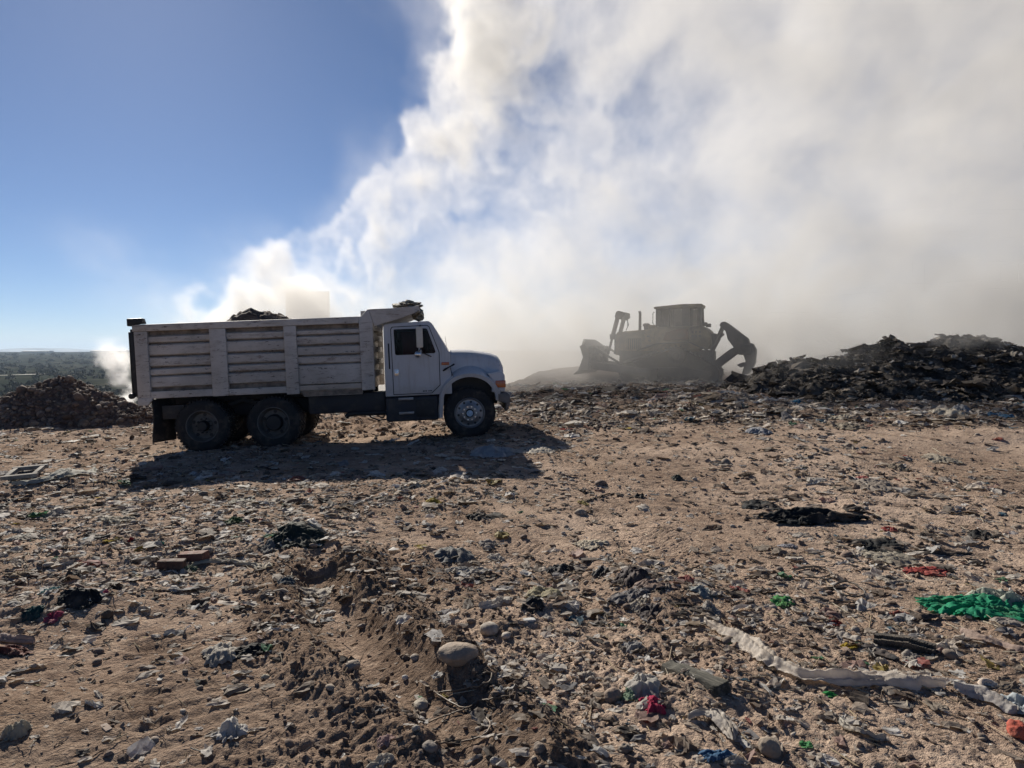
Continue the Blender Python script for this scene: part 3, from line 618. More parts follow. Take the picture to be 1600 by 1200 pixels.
for y, s in ((YN, 1), (YF, -1)):
    b = B(); DP = [(3.815, .985), (4.575, .985), (4.745, 1.135), (4.755, 1.80), (4.575, 2.325), (4.54, 2.35), (3.845, 2.34), (3.815, 2.30)]
    SP = [(3.80, .97), (4.582, .97), (4.76, 1.128), (4.77, 1.80), (4.587, 2.335), (4.545, 2.365), (3.835, 2.355), (3.80, 2.31)]
    prism(b, SP, y - s * .004, y + s * .02); sl_ = obj('door_seal', b, M_DARK, cab); cut(sl_, [winprism(WIN, -.5, 3), winprism(QWIN, -.5, 3)])
    b = B(); prism(b, DP, y - s * .022, y + s * .01); dr = obj('door', b, M_CAB, cab, .008); cut(dr, [winprism(WIN, -.5, 3), winprism(QWIN, -.5, 3)])
    for P_ in (WIN, QWIN):
        b = B(); cx = sum(p[0] for p in P_) / len(P_); cz = sum(p[1] for p in P_) / len(P_)
        prism(b, [(cx + (p[0] - cx) * 1.01, cz + (p[1] - cz) * 1.01) for p in P_], y + s * .006, y + s * .011); obj('window', b, M_GLASS, dr, 0, 0)
        b = B(); n = len(P_); I = [(cx + (p[0] - cx) * .955, cz + (p[1] - cz) * .965) for p in P_]; strip_prism(b, [(p[0], p[1]) for p in P_] + [P_[0]], I + [I[0]], y - s * .024, y + s * .004); obj('window_seal', b, M_DARK, dr)
    b = B(); box(b, 3.845, 3.93, min(y - s * .032, y - s * .022), max(y - s * .032, y - s * .022), 1.36, 1.49); hd = obj('door_handle', b, M_CHROME, dr, .004)
    b = B(); box(b, 3.862, 3.913, min(y - s * .045, y - s * .033), max(y - s * .045, y - s * .033), 1.375, 1.44); obj('handle_lever', b, M_CHROME, hd, .003)
    b = B(); box(b, 4.36, 4.40, min(y - s * .02, y + s * .02), max(y - s * .02, y + s * .02), 1.785, 2.295); obj('quarter_post', b, M_CAB, dr, .004)
    b = B(); lathe(b, [(0, -.012), (.026, -.012), (.034, 0), (.034, .01)], (4.635, y if s > 0 else y, 1.62), 20); 
    if s > 0: obj('fuel_flap', (lambda q: q)(b), M_CHROME, dr, 0, 40)
    else: b.free()
    b = B()
    for i, (xa, xb) in enumerate(((4.40, 4.425), (4.43, 4.445), (4.455, 4.478), (4.51, 4.53), (4.538, 4.556), (4.563, 4.585))): box(b, xa, xb, min(y - s * .0235, y - s * .0215), max(y - s * .0235, y - s * .0215), 1.012, 1.036)
    if s > 0: obj('faded_lettering', b, M_DARK, dr)
    else: b.free()
    b = B(); box(b, 3.735, 3.765, min(y - s * .008, y + s * .01), max(y - s * .008, y + s * .01), 1.50, 2.02); obj('vent_slot', b, M_DARK, cab, .004)
    b = B(); box(b, 4.80, 4.955, min(y - s * .022, y + s * .01), max(y - s * .022, y + s * .01), 1.535, 1.595); obj('marker_lamp', b, M_AMBER, cab, .01)
    # mirrors on their arm
    ym = y - s * .24
    b = B(); tube(b, [(4.43, y - s * .01, 2.36), (4.41, ym, 2.36), (4.41, ym, 1.90), (4.44, ym + s * .1, 1.80), (4.60, y - s * .02, 1.72)], .011, 8); tube(b, [(4.41, ym, 1.9), (4.36, ym, 1.82)], .010, 6); arm_ = obj('mirror_arm', b, M_DARK, cab)
    b = B(); box(b, 4.325, 4.455, ym - .07, ym + .07, 1.91, 2.33); obj('mirror_head', b, m_plain('cream_mirror_shell', (.62, .58, .50), .4, 0, .15, 6), arm_, .025, 35, 3)
    b = B(); lathe(b, [(0, -.03), (.05, -.025), (.068, 0), (.06, .02), (0, .03)], (4.34, ym, 1.775), 20); obj('round_mirror', b, M_CHROME, arm_, 0, 50)
b = B(); v = [b.verts.new(p) for p in ((4.965, YN + .13, 1.83), (4.965, YF - .13, 1.83), (4.665, YF - .13, 2.365), (4.665, YN + .13, 2.365))]; b.faces.new(v); v2 = [b.verts.new(q.co + Vector((-.008, 0, -.004))) for q in v]; b.faces.new(v2[::-1])
for i in range(4): b.faces.new((v[i], v[(i + 1) % 4], v2[(i + 1) % 4], v2[i]))
obj('windshield', b, M_GLASS, cab, 0, 0)
b = B(); box(b, 3.585, 3.595, .62, 1.78, 1.86, 2.24); b.free()
M_SEAT = m_plain('maroon_fabric', (.20, .035, .05), .85, 0, .3, 6); M_TRIM = m_plain('grey_trim', (.05, .05, .055), .8, 0, .3, 6)
for y in (.40, 1.40):
    b = B(); box(b, 3.85, 4.35, y, y + .55, 1.25, 1.42); prism(b, [(3.80, 1.42), (3.98, 1.42), (3.90, 2.10), (3.78, 2.10)], y, y + .55); obj('seat', b, M_TRIM, cab, .04, 35, 3)
b = B()
for i in range(14):
    x0 = 3.87 + i * .056; box(b, x0, x0 + .054, YF - .10 - .012 * (i % 2), YF - .085, 1.74, 2.30)
for i in range(20):
    y0 = .42 + i * .088; box(b, 3.785 + .012 * (i % 2), 3.797 + .012 * (i % 2), y0, y0 + .086, 1.70, 2.32)
obj('curtain', b, m_cloth((.30, .04, .07), .5, .9), cab, .003)
b = B(); prism(b, [(4.62, 1.3), (4.9, 1.3), (4.9, 1.80), (4.72, 1.84), (4.6, 1.7)], YN + .08, YF - .08); obj('dashboard', b, M_TRIM, cab, .03)
b = B(); N = 28
for k in range(N):
    pass
tube(b, [(4.50 + .05 * math.sin(2 * math.pi * k / N), 1.68 + .21 * math.cos(2 * math.pi * k / N), 1.80 + .19 * math.sin(2 * math.pi * k / N)) for k in range(N + 1)], .014, 6, False); tube(b, [(4.5, 1.68, 1.8), (4.72, 1.68, 1.66)], .02, 6); tube(b, [(4.5, 1.49, 1.8), (4.5, 1.87, 1.8)], .012, 6)
obj('steering_wheel', b, M_DARK, cab)
b = B(); tube(b, [(4.93, .35, 1.80), (4.90, .30, 2.12)], [.005, .003], 5); obj('antenna', b, M_DARK, cab)
# hood: cross sections from cowl to nose
b = B(); secs = [(4.995, 1.815, .34, 1.29), (5.2, 1.81, .36, 1.31), (5.45, 1.79, .40, 1.32), (5.7, 1.745, .43, 1.29), (5.88, 1.70, .46, 1.18), (6.0, 1.645, .48, 1.0), (6.05, 1.57, .50, .98)]
rings = []
for x, zt, yi, zb in secs:
    half = [(yi - .06, zb), (yi - .05, 1.34), (yi - .02, 1.46), (yi + .01, zt - .16), (yi + .05, zt - .07), (yi + .14, zt - .018), (yi + .4, zt + .018), (1.2, zt + .03)]
    full = half + [(W - y, z) for y, z in half[-2::-1]]
    rings.append([b.verts.new((x, y, z)) for y, z in full])
x, zt, yi, zb = secs[-1]
nose = [b.verts.new((6.085, v.co.y + (.03 if v.co.y < 1.19 else -.03 if v.co.y > 1.21 else 0), .96 + (v.co.z - .98) * .88 if v.co.z > 1 else .95)) for v in rings[-1]]
rings.append(nose)
for A, C in zip(rings, rings[1:]):
    for i in range(len(A) - 1): b.faces.new((A[i], A[i + 1], C[i + 1], C[i]))
b.faces.new(nose); b.faces.new(rings[0][::-1])
hood = obj('hood', b, M_CAB, truck, 0, 40)
b = B(); box(b, 6.080, 6.10, .78, 1.62, 1.02, 1.46); obj('grille', b, M_DARK, hood, .01)
b = B()
for i in range(7): box(b, 6.101, 6.112, .80, 1.60, 1.05 + i * .057, 1.075 + i * .057)
obj('grille_slats', b, M_CHROME, hood, .003)
# fenders
ro, ri = [], []
for k in range(21):
    a = math.pi * (1.02 - 1.04 * k / 20); ro.append((5.345 + .635 * math.cos(a) * (1.04 if a < math.pi / 2 else 1.0), .80 + .575 * max(math.sin(a), -.1))); ri.append((5.345 + .535 * math.cos(a), .80 + .47 * max(math.sin(a), -.1)))
ro = [(4.69, .46), (4.695, .66)] + ro; ri = [(4.775, .46), (4.795, .66)] + ri
for y0, s in ((.02, 1), (W - .02, -1)):
    b = B(); n = len(ro); g = []
    rows = [(0., -.0, .0), (.0, .0, 0), ]
    for p, q in zip(ro, ri):
        mx_, mz_ = 5.345, .80
        tx = p[0] + (q[0] - p[0]) * .30, p[1] + (q[1] - p[1]) * .30
        up = max(0, (p[1] - 1.05)) * .55
        g.append([b.verts.new((q[0], y0 + s * .03, q[1])), b.verts.new((tx[0], y0, tx[1])), b.verts.new((p[0], y0 + s * .05, p[1])), b.verts.new((p[0], y0 + s * .16, p[1] + up * .25)), b.verts.new((p[0], y0 + s * .50, p[1] + up)), b.verts.new((q[0], y0 + s * .50, q[1]))])
    for A, C in zip(g, g[1:]):
        for i in range(6): b.faces.new((A[i], A[(i + 1) % 6], C[(i + 1) % 6], C[i]))
    b.faces.new(g[0]); b.faces.new(g[-1][::-1])
    fd = obj('fender', b, M_CAB, truck, 0, 45)
    # the nose corner with its turn signal
    b = B(); prism(b, [(5.80, .93), (6.075, .93), (6.085, 1.28), (6.02, 1.36), (5.72, 1.33), (5.84, 1.15)], y0 + s * .045, y0 + s * .46); obj('fender_nose', b, M_CAB, fd, .03, 40, 3)
    b = B(); box(b, 5.885, 6.095, min(y0 + s * .025, y0 + s * .30), max(y0 + s * .025, y0 + s * .30), 1.025, 1.17); obj('turn_signal', b, M_AMBER, fd, .012)
    b = B(); box(b, 6.078, 6.10, min(y0 + s * .31, y0 + s * .60), max(y0 + s * .31, y0 + s * .60), 1.02, 1.2); obj('headlight', b, M_CHROME, fd, .01)
    b = B(); prism(b, [(4.80, .55), (5.86, .55), (5.86, 1.02), (5.70, 1.26), (5.35, 1.34), (5.0, 1.26), (4.82, 1.02)], y0 + s * .35, y0 + s * .38); obj('wheel_well', b, M_BLACK, fd)
    b = B(); tube(b, [(4.83, y0 + s * .035, 1.42), (4.87, y0 + s * .01, 1.45), (4.97, y0 + s * .0, 1.50), (5.06, y0 + s * .03, 1.545)], [.016, .022, .011, .02], 8); tube(b, [(4.97, y0 + s * .0, 1.5), (5.0, y0 + s * .05, 1.36), (5.06, y0 + s * .04, 1.22)], .006, 5); obj('hood_latch', b, M_DARK, fd)
b = B(); prism(b, [(5.93, .90), (6.10, .93), (6.17, .86), (6.165, .66), (6.10, .54), (6.06, .55), (6.08, .70), (5.93, .74)], .02, W - .02); obj('bumper', b, m_plain('dented_bumper', (.13, .12, .115), .45, .5, .5, 4, dirt=(.25, .2, .17), dirt_amt=.5), truck, .018, 40, 3)
b = B(); box(b, 4.95, 5.9, .56, .70, .52, .64); b.free()
# load of soil, rolled tarpaulin: they lie on the truck
def on_truck(o): o.matrix_world = TRUCK_M @ o.matrix_world; return o
gx = np.arange(-.95, 3.2, .05); gy = np.arange(.17, W - .16, .05); X, Y = np.meshgrid(gx, gy)
Zl = 2.02 + .50 * np.exp(-((X - 1.0) / 1.3) ** 2) * np.sin(np.pi * np.clip((Y - .1) / (W - .2), 0, 1)) ** .45 + .30 * np.exp(-np.abs((X - 1.02) / .74) ** 3 - ((Y - .9) / .8) ** 2) + .10 * clods(X * 5, Y * 5, 5) + .09 * clods(X * 11, Y * 11, 6) + .10 * fbm(X * 2, Y * 2, 7, 4)
n, k = X.shape; i = np.arange(n - 1)[:, None] * k; j = np.arange(k - 1)[None, :]
o = np_obj('soil_load', np.stack([X, Y, Zl], -1).reshape(-1, 3), np.stack([i + j, i + j + 1, i + k + j + 1, i + k + j], -1).reshape(-1, 4), m_plain('dark_soil', (.10, .073, .058), .95, 0, .6, 9, dirt=(.14, .11, .09), dirt_amt=.5, bump=.02))
tag(on_truck(o), 'dark heaped soil showing above the side of the truck bed', 'soil load')
def lump_bm(cx, cy, cz, rx, ry, rz, seed, amp=.25, fr=2.2, sub=3):
    b = B(); bmesh.ops.create_icosphere(b, subdivisions=sub, radius=1)
    for v in b.verts:
        d = v.co.copy(); f = 1 + amp * (mnoise.fractal(d * fr + Vector((seed, seed * 1.7, 3)), .8, 2.1, 4) )
        v.co = Vector((cx + d.x * rx * f, cy + d.y * ry * f, cz + d.z * rz * f))
    return b
b = lump_bm(4.15, .62, 2.78, .30, .55, .10, 3, .35, 2.6, 4); me_ = bpy.data.meshes.new('t'); b.to_mesh(me_); b.free()
b = lump_bm(4.36, .50, 2.60, .12, .50, .13, 9, .3, 2.4, 4); b.from_mesh(me_); bpy.data.meshes.remove(me_)
tag(on_truck(obj('rolled_tarp', b, m_cloth((.33, .31, .25), .1), None, 0, 80)), 'bundled beige tarpaulin lying on the guard over the truck cab', 'tarpaulin')
# ================================================================== bulldozer
M_DOZ = m_plain('dirty_machine_yellow', (.27, .20, .11), .75, 0, .45, 2.2, dirt=(.12, .095, .075), dirt_amt=.8, bump=.01)
M_DSTEEL = m_plain('earthy_steel', (.10, .085, .072), .75, .2, .5, 3, dirt=(.12, .095, .075), dirt_amt=.6, bump=.01)
M_BLADE = m_plain('worn_blade_steel', (.16, .145, .125), .6, .3, .35, 2.5, dirt=(.09, .07, .055), dirt_amt=.6)
doz = empty('bulldozer'); tag(doz, 'dark dusty tracked bulldozer with raised blade and rear ripper in the smoke', 'bulldozer')
doz.location = (7.018, 34.0, macro1(7.0, 34.6) - .02); doz.rotation_euler.z = R(-20)
def dpart(n, b, m=None, par=None, bev=.015, sm=35, lab=None):
    o = obj(n, b, m or M_DSTEEL, par or doz, bev, sm)
    if lab: o['label'] = lab
    return o
# tracks
def track_path():
    C = [(-1.72, .50, .45), (.45, 1.27, .43), (1.95, .47, .42)]; pts = []
    def arc(c, r, a0, a1, n):
        for k in range(n + 1):
            a = a0 + (a1 - a0) * k / n; pts.append((c[0] + r * math.cos(a), c[1] + r * math.sin(a)))
    def tang(c1, c2):
        d = math.atan2(c2[1] - c1[1], c2[0] - c1[0]); L = math.hypot(c2[0] - c1[0], c2[1] - c1[1]); return d + math.pi / 2 - math.asin((c2[2] - c1[2]) / L) * -1
    a01 = tang(C[0], C[1]); a12 = tang(C[1], C[2]); a20 = tang(C[2], C[0]) 
    arc(C[0], C[0][2], R(270), a01, 14) if a01 < R(270) else None
    pts2 = list(pts); pts.clear()
    arc(C[0], C[0][2], R(268), a01, 14); arc(C[1], C[1][2], a01, a12, 10); arc(C[2], C[2][2], a12, R(-88), 14); pts.append(pts[0]); return pts
TP = track_path(); L_ = [0]
for p, q in zip(TP, TP[1:]): L_.append(L_[-1] + math.hypot(q[0] - p[0], q[1] - p[1]))
def tp(s):
    s %= L_[-1]; i = max(0, np.searchsorted(L_, s, 'right') - 1); i = min(i, len(TP) - 2); f = (s - L_[i]) / (L_[i + 1] - L_[i] + 1e-9)
    return TP[i][0] + (TP[i + 1][0] - TP[i][0]) * f, TP[i][1] + (TP[i + 1][1] - TP[i][1]) * f
for y0 in (0., 2.1):
    tr = empty('track', (0, y0, 0), doz); b = B(); n = 46; st = L_[-1] / n
    for k in range(n):
        p, q = tp(k * st), tp((k + 1) * st); d = Vector((q[0] - p[0], q[1] - p[1])).normalized(); nn = Vector((-d.y, d.x))
        def P(t, o): v = Vector(p) + d * t * st + nn * o; return (v.x, v.y)
        prism(b, [P(.02, -.045), P(.97, -.045), P(.97, .005), P(.16, .005), P(.12, .075), P(.05, .075)], 0, .60)
    dpart('track_belt', b, None, tr, 0, 0)
    b = B(); lathe(b, [(0, .06), (.12, .05), (.14, .12), (.34, .14), (.40, .12), (.40, .48), (.34, .46), (0, .46)], (.45, 0, 1.27), 26); lathe(b, [(0, -.02), (.16, -.02), (.2, .05)], (.45, 0, 1.27), 20); dpart('sprocket', b, None, tr, 0, 40)
    for x, z, r in ((-1.72, .50, .41), (1.95, .47, .38)):
        b = B(); lathe(b, [(0, .10), (.12, .08), (.15, .16), (r - .06, .18), (r, .16), (r, .44), (0, .44)], (x, 0, z), 24); dpart('idler', b, None, tr, 0, 40)
    b = B(); prism(b, [(-1.7, .30), (1.9, .28), (1.9, .58), (.9, .74), (-.3, .74), (-1.7, .62)], .12, .48); dpart('roller_frame', b, None, tr, .03)
    for x in np.linspace(-1.15, 1.4, 7):
        b = B(); lathe(b, [(0, .06), (.11, .07), (.13, .10), (.13, .2), (.10, .2), (.10, .4), (.13, .4), (.13, .5), (0, .5)], (x, 0, .22), 16); dpart('roller', b, None, tr, 0, 40)
# body
b = B(); box(b, -2.3, 2.0, .72, 1.98, .62, 1.55); dpart('main_frame', b, None, None, .04)
b = B(); prism(b, [(-2.48, 1.30), (-2.46, 2.33), (-2.40, 2.40), (-.70, 2.54), (-.62, 2.50), (-.62, 1.40)], .72, 1.98); eh = dpart('engine_hood', b, M_DOZ, None, .04)
b = B(); box(b, -1.95, -1.25, .695, .715, 1.55, 2.10); dpart('engine_vent', b, M_DARK, eh, .005)
b = B()
for i in range(7): box(b, -1.93 + i * .1, -1.90 + i * .1, .675, .692, 1.57, 2.08)
for z in (1.53, 2.09): box(b, -1.97, -1.23, .672, .693, z, z + .04)
dpart('vent_bars', b, M_DOZ, eh, .003)
b = B(); box(b, -2.56, -2.485, .80, 1.90, 1.35, 2.28); dpart('radiator_guard', b, M_DARK, eh, .01)
b = B(); box(b, -1.15, -.68, .66, .715, 1.50, 2.30); dpart('engine_door', b, M_DOZ, eh, .01)
b = B()
for x, z in ((-.98, 2.15), (-.92, 1.95), (-1.02, 1.72)): box(b, x, x + .13, .64, .655, z, z + .07)
dpart('door_catch', b, M_BLADE, eh, .004)
b = B(); tube(b, [(-1.43, 1.3, 2.4), (-1.43, 1.3, 3.30), (-1.46, 1.3, 3.40)], [.075, .065, .062], 12); dpart('exhaust_stack', b)
b = B(); lathe(b, [(0, 0), (.12, 0), (.13, .18), (.17, .20), (.17, .30), (.08, .34), (0, .34)], n=16)
for v in b.verts: v.co = Vector((v.co.x - 1.12, v.co.z + 1.3, v.co.y + 2.48))
dpart('air_cleaner', b, None, None, 0)
b = B(); box(b, -.95, -.62, .80, 1.0, 2.52, 2.72); box(b, -.8, -.6, 1.6, 1.9, 2.52, 2.66); dpart('tool_box', b, M_DOZ)
# cab
b = B(); prism(b, [(-.62, 1.45), (1.42, 1.45), (1.42, 2.62), (.9, 2.66), (-.62, 2.62)], .62, 2.08); cb = dpart('cab', b, M_DOZ, None, .04)
b = B()
for x, wd in ((-.58, .09), (.02, .08), (.62, .34), (1.28, .12)):
    for y in (.64, 1.98): box(b, x, x + wd, y, y + .10, 2.60, 3.50)
dpart('cab_posts', b, M_DSTEEL, cb, .015)
b = B(); prism(b, [(-.66, 3.46), (-.66, 3.55), (.60, 3.655), (1.50, 3.655), (1.54, 3.60), (1.50, 3.50), (.6, 3.50)], .56, 2.14); dpart('cab_roof', b, M_DOZ, cb, .02)
b = B(); prism(b, [(1.30, 2.62), (1.50, 2.62), (1.46, 3.52), (1.30, 3.52)], .60, 1.05); prism(b, [(1.30, 2.62), (1.50, 2.62), (1.46, 3.52), (1.30, 3.52)], 1.65, 2.10); dpart('roll_bar', b, M_DSTEEL, cb, .02)
M_DGL, _t, _b = mat('dusty_cab_glass', (.10, .09, .08), .3); _tr = _t.n('ShaderNodeBsdfTransparent'); _tr.inputs[0].default_value = (.6, .58, .54, 1); _mx = _t.n('ShaderNodeMixShader'); _mx.inputs[0].default_value = .35
M_DGL.node_tree.links.new(_tr.outputs[0], _mx.inputs[1]); M_DGL.node_tree.links.new(_b.outputs[0], _mx.inputs[2]); M_DGL.node_tree.links.new(_mx.outputs[0], M_DGL.node_tree.nodes['Material Output'].inputs['Surface'])
for x0, x1 in ((-.48, .01), (.11, .61), (.97, 1.27)):
    for y in (.685, 2.02):
        b = B(); box(b, x0, x1, y, y + .012, 2.67, 3.46); dpart('cab_window', b, M_DGL, cb, 0, 0)
b = B(); box(b, -.55, -.538, .75, 1.97, 2.67, 3.45); dpart('cab_window', b, M_DGL, cb, 0, 0)
b = B(); box(b, .25, .75, 1.1, 1.65, 2.4, 2.85); prism(b, [(.62, 2.85), (.80, 2.85), (.86, 3.35), (.72, 3.35)], 1.1, 1.65); dpart('seat', b, M_DARK, cb, .05)
b = B(); prism(b, [(-.5, 2.62), (-.15, 2.62), (-.25, 2.98), (-.45, 3.0)], .9, 1.85); dpart('dashboard', b, M_DARK, cb, .03)
b = B(); tube(b, [(-.64, .60, 2.72), (-.70, .58, 2.78), (-.70, .58, 3.24), (-.64, .60, 3.32)], .018, 6); dpart('grab_rail', b, M_DSTEEL, cb, 0)
# tanks and fenders
b = B(); prism(b, [(-.18, 1.98), (.98, 2.02), (.98, 2.52), (.55, 2.50), (-.05, 2.36)], .10, .615); dpart('side_tank', b, m_plain('rusty_machine_panel', (.19, .085, .040), .75, 0, .4, 2.2, dirt=(.08, .06, .045), dirt_amt=.7), None, .05)
b = B(); prism(b, [(1.0, 1.62), (1.86, 1.58), (1.98, 1.9), (1.90, 2.40), (1.62, 2.62), (1.0, 2.60)], .14, 2.5); ft = dpart('fuel_tank', b, M_DOZ, None, .09)
b = B()
for i, (z, wd) in enumerate(((2.30, .10), (2.30, .07), (2.30, .10), (2.12, .09), (2.12, .08), (2.12, .1))): 
    x = 1.12 + (i % 3) * .16; box(b, x, x + wd, .130, .136, z, z + .11)
dpart('worn_decal', b, M_BLADE, ft, 0)
b = B(); prism(b, [(-1.35, 1.56), (-.45, 1.86), (1.0, 1.94), (1.9, 1.52), (1.9, 1.48), (1.0, 1.88), (-.45, 1.80), (-1.35, 1.50)], .02, .72); dpart('fender', b, M_DSTEEL, None, .01)
b = B(); box(b, 1.55, 1.78, .3, .55, 2.63, 2.80); box(b, 1.55, 1.78, 2.1, 2.35, 2.63, 2.80); dpart('work_lamp', b, M_DSTEEL, None, .02)
# blade
def blade_x(z): return -3.60 - .26 * (abs(z - 1.18) / .75) ** 2
b = B(); zs = np.linspace(.66, 1.98, 9)
ypr = [(-.68, 1.78), (-.60, 1.82), (.35, 2.07), (2.35, 2.07), (3.3, 1.82), (3.38, 1.78)]; g = []
for y, zt in ypr:
    col = []
    for k in range(9): z = .66 + (zt - .66) * k / 8; col.append(b.verts.new((blade_x(z), y, z)))
    bk = []
    for k in range(9): z = .66 + (zt - .66) * k / 8; bk.append(b.verts.new((blade_x(z) + (.16 if 0 < k < 8 else .10), y, z)))
    g.append(col + bk[::-1])
for A, C in zip(g, g[1:]):
    for i in range(18): b.faces.new((A[i], A[(i + 1) % 18], C[(i + 1) % 18], C[i]))
b.faces.new(g[0]); b.faces.new(g[-1][::-1]); bl = dpart('blade', b, M_BLADE, None, 0, 30)
b = B(); prism(b, [(-3.72, .78), (-3.70, .70), (-4.12, .40), (-4.16, .43)], -.72, 3.42); dpart('cutting_edge', b, M_BLADE, bl, .008)
for y in (-.74, 3.34):
    b = B(); prism(b, [(-3.93, .60), (-3.45, .62), (-3.40, 1.5), (-3.62, 1.80), (-3.86, 1.74), (-3.70, 1.2)], y, y + .05); dpart('end_plate', b, M_BLADE, bl, .008)
b = B()
for z in (.80, 1.22, 1.62): box(b, -3.46, -3.34, -.5, 3.2, z, z + .12)
for y in (-.1, .75, 1.85, 2.7): box(b, -3.47, -3.30, y, y + .1, .75, 1.75)
dpart('blade_rib', b, M_BLADE, bl, .01)
for y in (-.30, 2.72):
    b = B(); prism(b, [(-3.42, .66), (-1.0, .36), (-.35, .34), (-.30, .62), (-1.0, .70), (-3.42, 1.02)], y, y + .26); dpart('push_arm', b, M_BLADE, None, .03)
    b = B(); tube(b, [(-3.42, y + .1, 1.72), (-1.95, y + .1, .86)], .055, 10); dpart('tilt_brace', b, M_BLADE, None, 0)
    b = B(); box(b, -.62, -.34, y - .06, y + .30, .16, .72); dpart('trunnion', b, M_DSTEEL, None, .04)
b = B(); tube(b, [(-1.9, -.1, .95), (-.45, .3, 1.45)], .09, 8); dpart('hose_guard', b)
for y in (.62, 2.08):
    b = B(); tube(b, [(-2.82, y, 1.35), (-2.62, y, 2.12)], .06, 10); tube(b, [(-2.62, y, 2.12), (-2.33, y, 3.24)], .105, 12); lc = dpart('lift_cylinder', b, None, None, 0)
    b = B(); prism(b, [(-2.50, 3.10), (-2.42, 3.36), (-2.30, 3.40), (-2.08, 3.34), (-2.08, 3.12), (-2.24, 2.98)], y - .15, y + .15); dpart('cylinder_head', b, None, lc, .04)
    b = B(); tube(b, [(-2.18, y - .1, 3.05), (-2.12, y - .1, 2.75), (-2.25, y - .05, 2.5), (-2.2, y + .1, 2.35)], .022, 6); tube(b, [(-2.2, y + .1, 3.05), (-2.2, y + .12, 2.7), (-2.32, y + .1, 2.4)], .022, 6); dpart('hydraulic_hose', b, M_DARK, lc, 0)
    b = B(); box(b, -2.72, -2.44, y - .13, y + .13, 2.05, 2.30); dpart('cylinder_mount', b, None, lc, .03)
# ripper
b = B()
for y in (.75, 1.75): prism(b, [(1.85, .55), (2.0, .98), (2.75, 1.58), (3.05, 1.72), (3.45, 1.70), (3.5, 1.38), (3.05, 1.36), (2.25, .72)], y, y + .24)
box(b, 1.8, 2.05, .75, 1.99, .6, 1.5); rp = dpart('ripper_arm', b, None, None, .03)
b = B()
for y in (.80, 1.80): tube(b, [(1.92, y, 1.55), (2.2, y, 2.1)], .09, 10); tube(b, [(2.2, y, 2.1), (2.44, y, 2.70)], .065, 10)
dpart('ripper_cylinder', b, None, rp, 0)
b = B()
for y in (.95, 1.65): tube(b, [(1.98, y, 1.9), (2.42, y, 2.30)], .06, 8); 
box(b, 1.86, 2.14, .75, 1.95, 1.8, 2.30); dpart('ripper_mount', b, None, rp, .03)
b = B()
for y in (.62, 1.78): prism(b, [(2.28, 2.66), (2.36, 2.80), (2.52, 2.84), (2.66, 2.76), (3.52, 2.08), (3.60, 1.85), (3.62, 1.30), (3.12, 1.34), (2.95, 1.62), (2.66, 2.02), (2.56, 2.40)], y, y + .30)
prism(b, [(2.62, 2.70), (3.55, 2.00), (3.52, 1.90), (2.60, 2.56)], .85, 1.85); dpart('ripper_link', b, None, rp, .05)
b = B(); box(b, 3.22, 3.70, .05, 2.65, 1.35, 1.80); dpart('ripper_beam', b, None, rp, .06)
for y in (.25, 1.25, 2.25):
    b = B(); prism(b, [(3.32, 1.85), (3.72, 1.85), (3.88, 1.55), (3.84, .95), (3.62, .50), (3.30, .42), (3.36, .66), (3.46, 1.05), (3.36, 1.35)], y, y + .20); sh = dpart('ripper_shank', b, None, rp, .03)
    b = B(); prism(b, [(3.08, .88), (3.30, .98), (3.44, .94), (3.44, .82), (3.26, .76)], y + .02, y + .18); dpart('shank_pin', b, None, sh, .01)
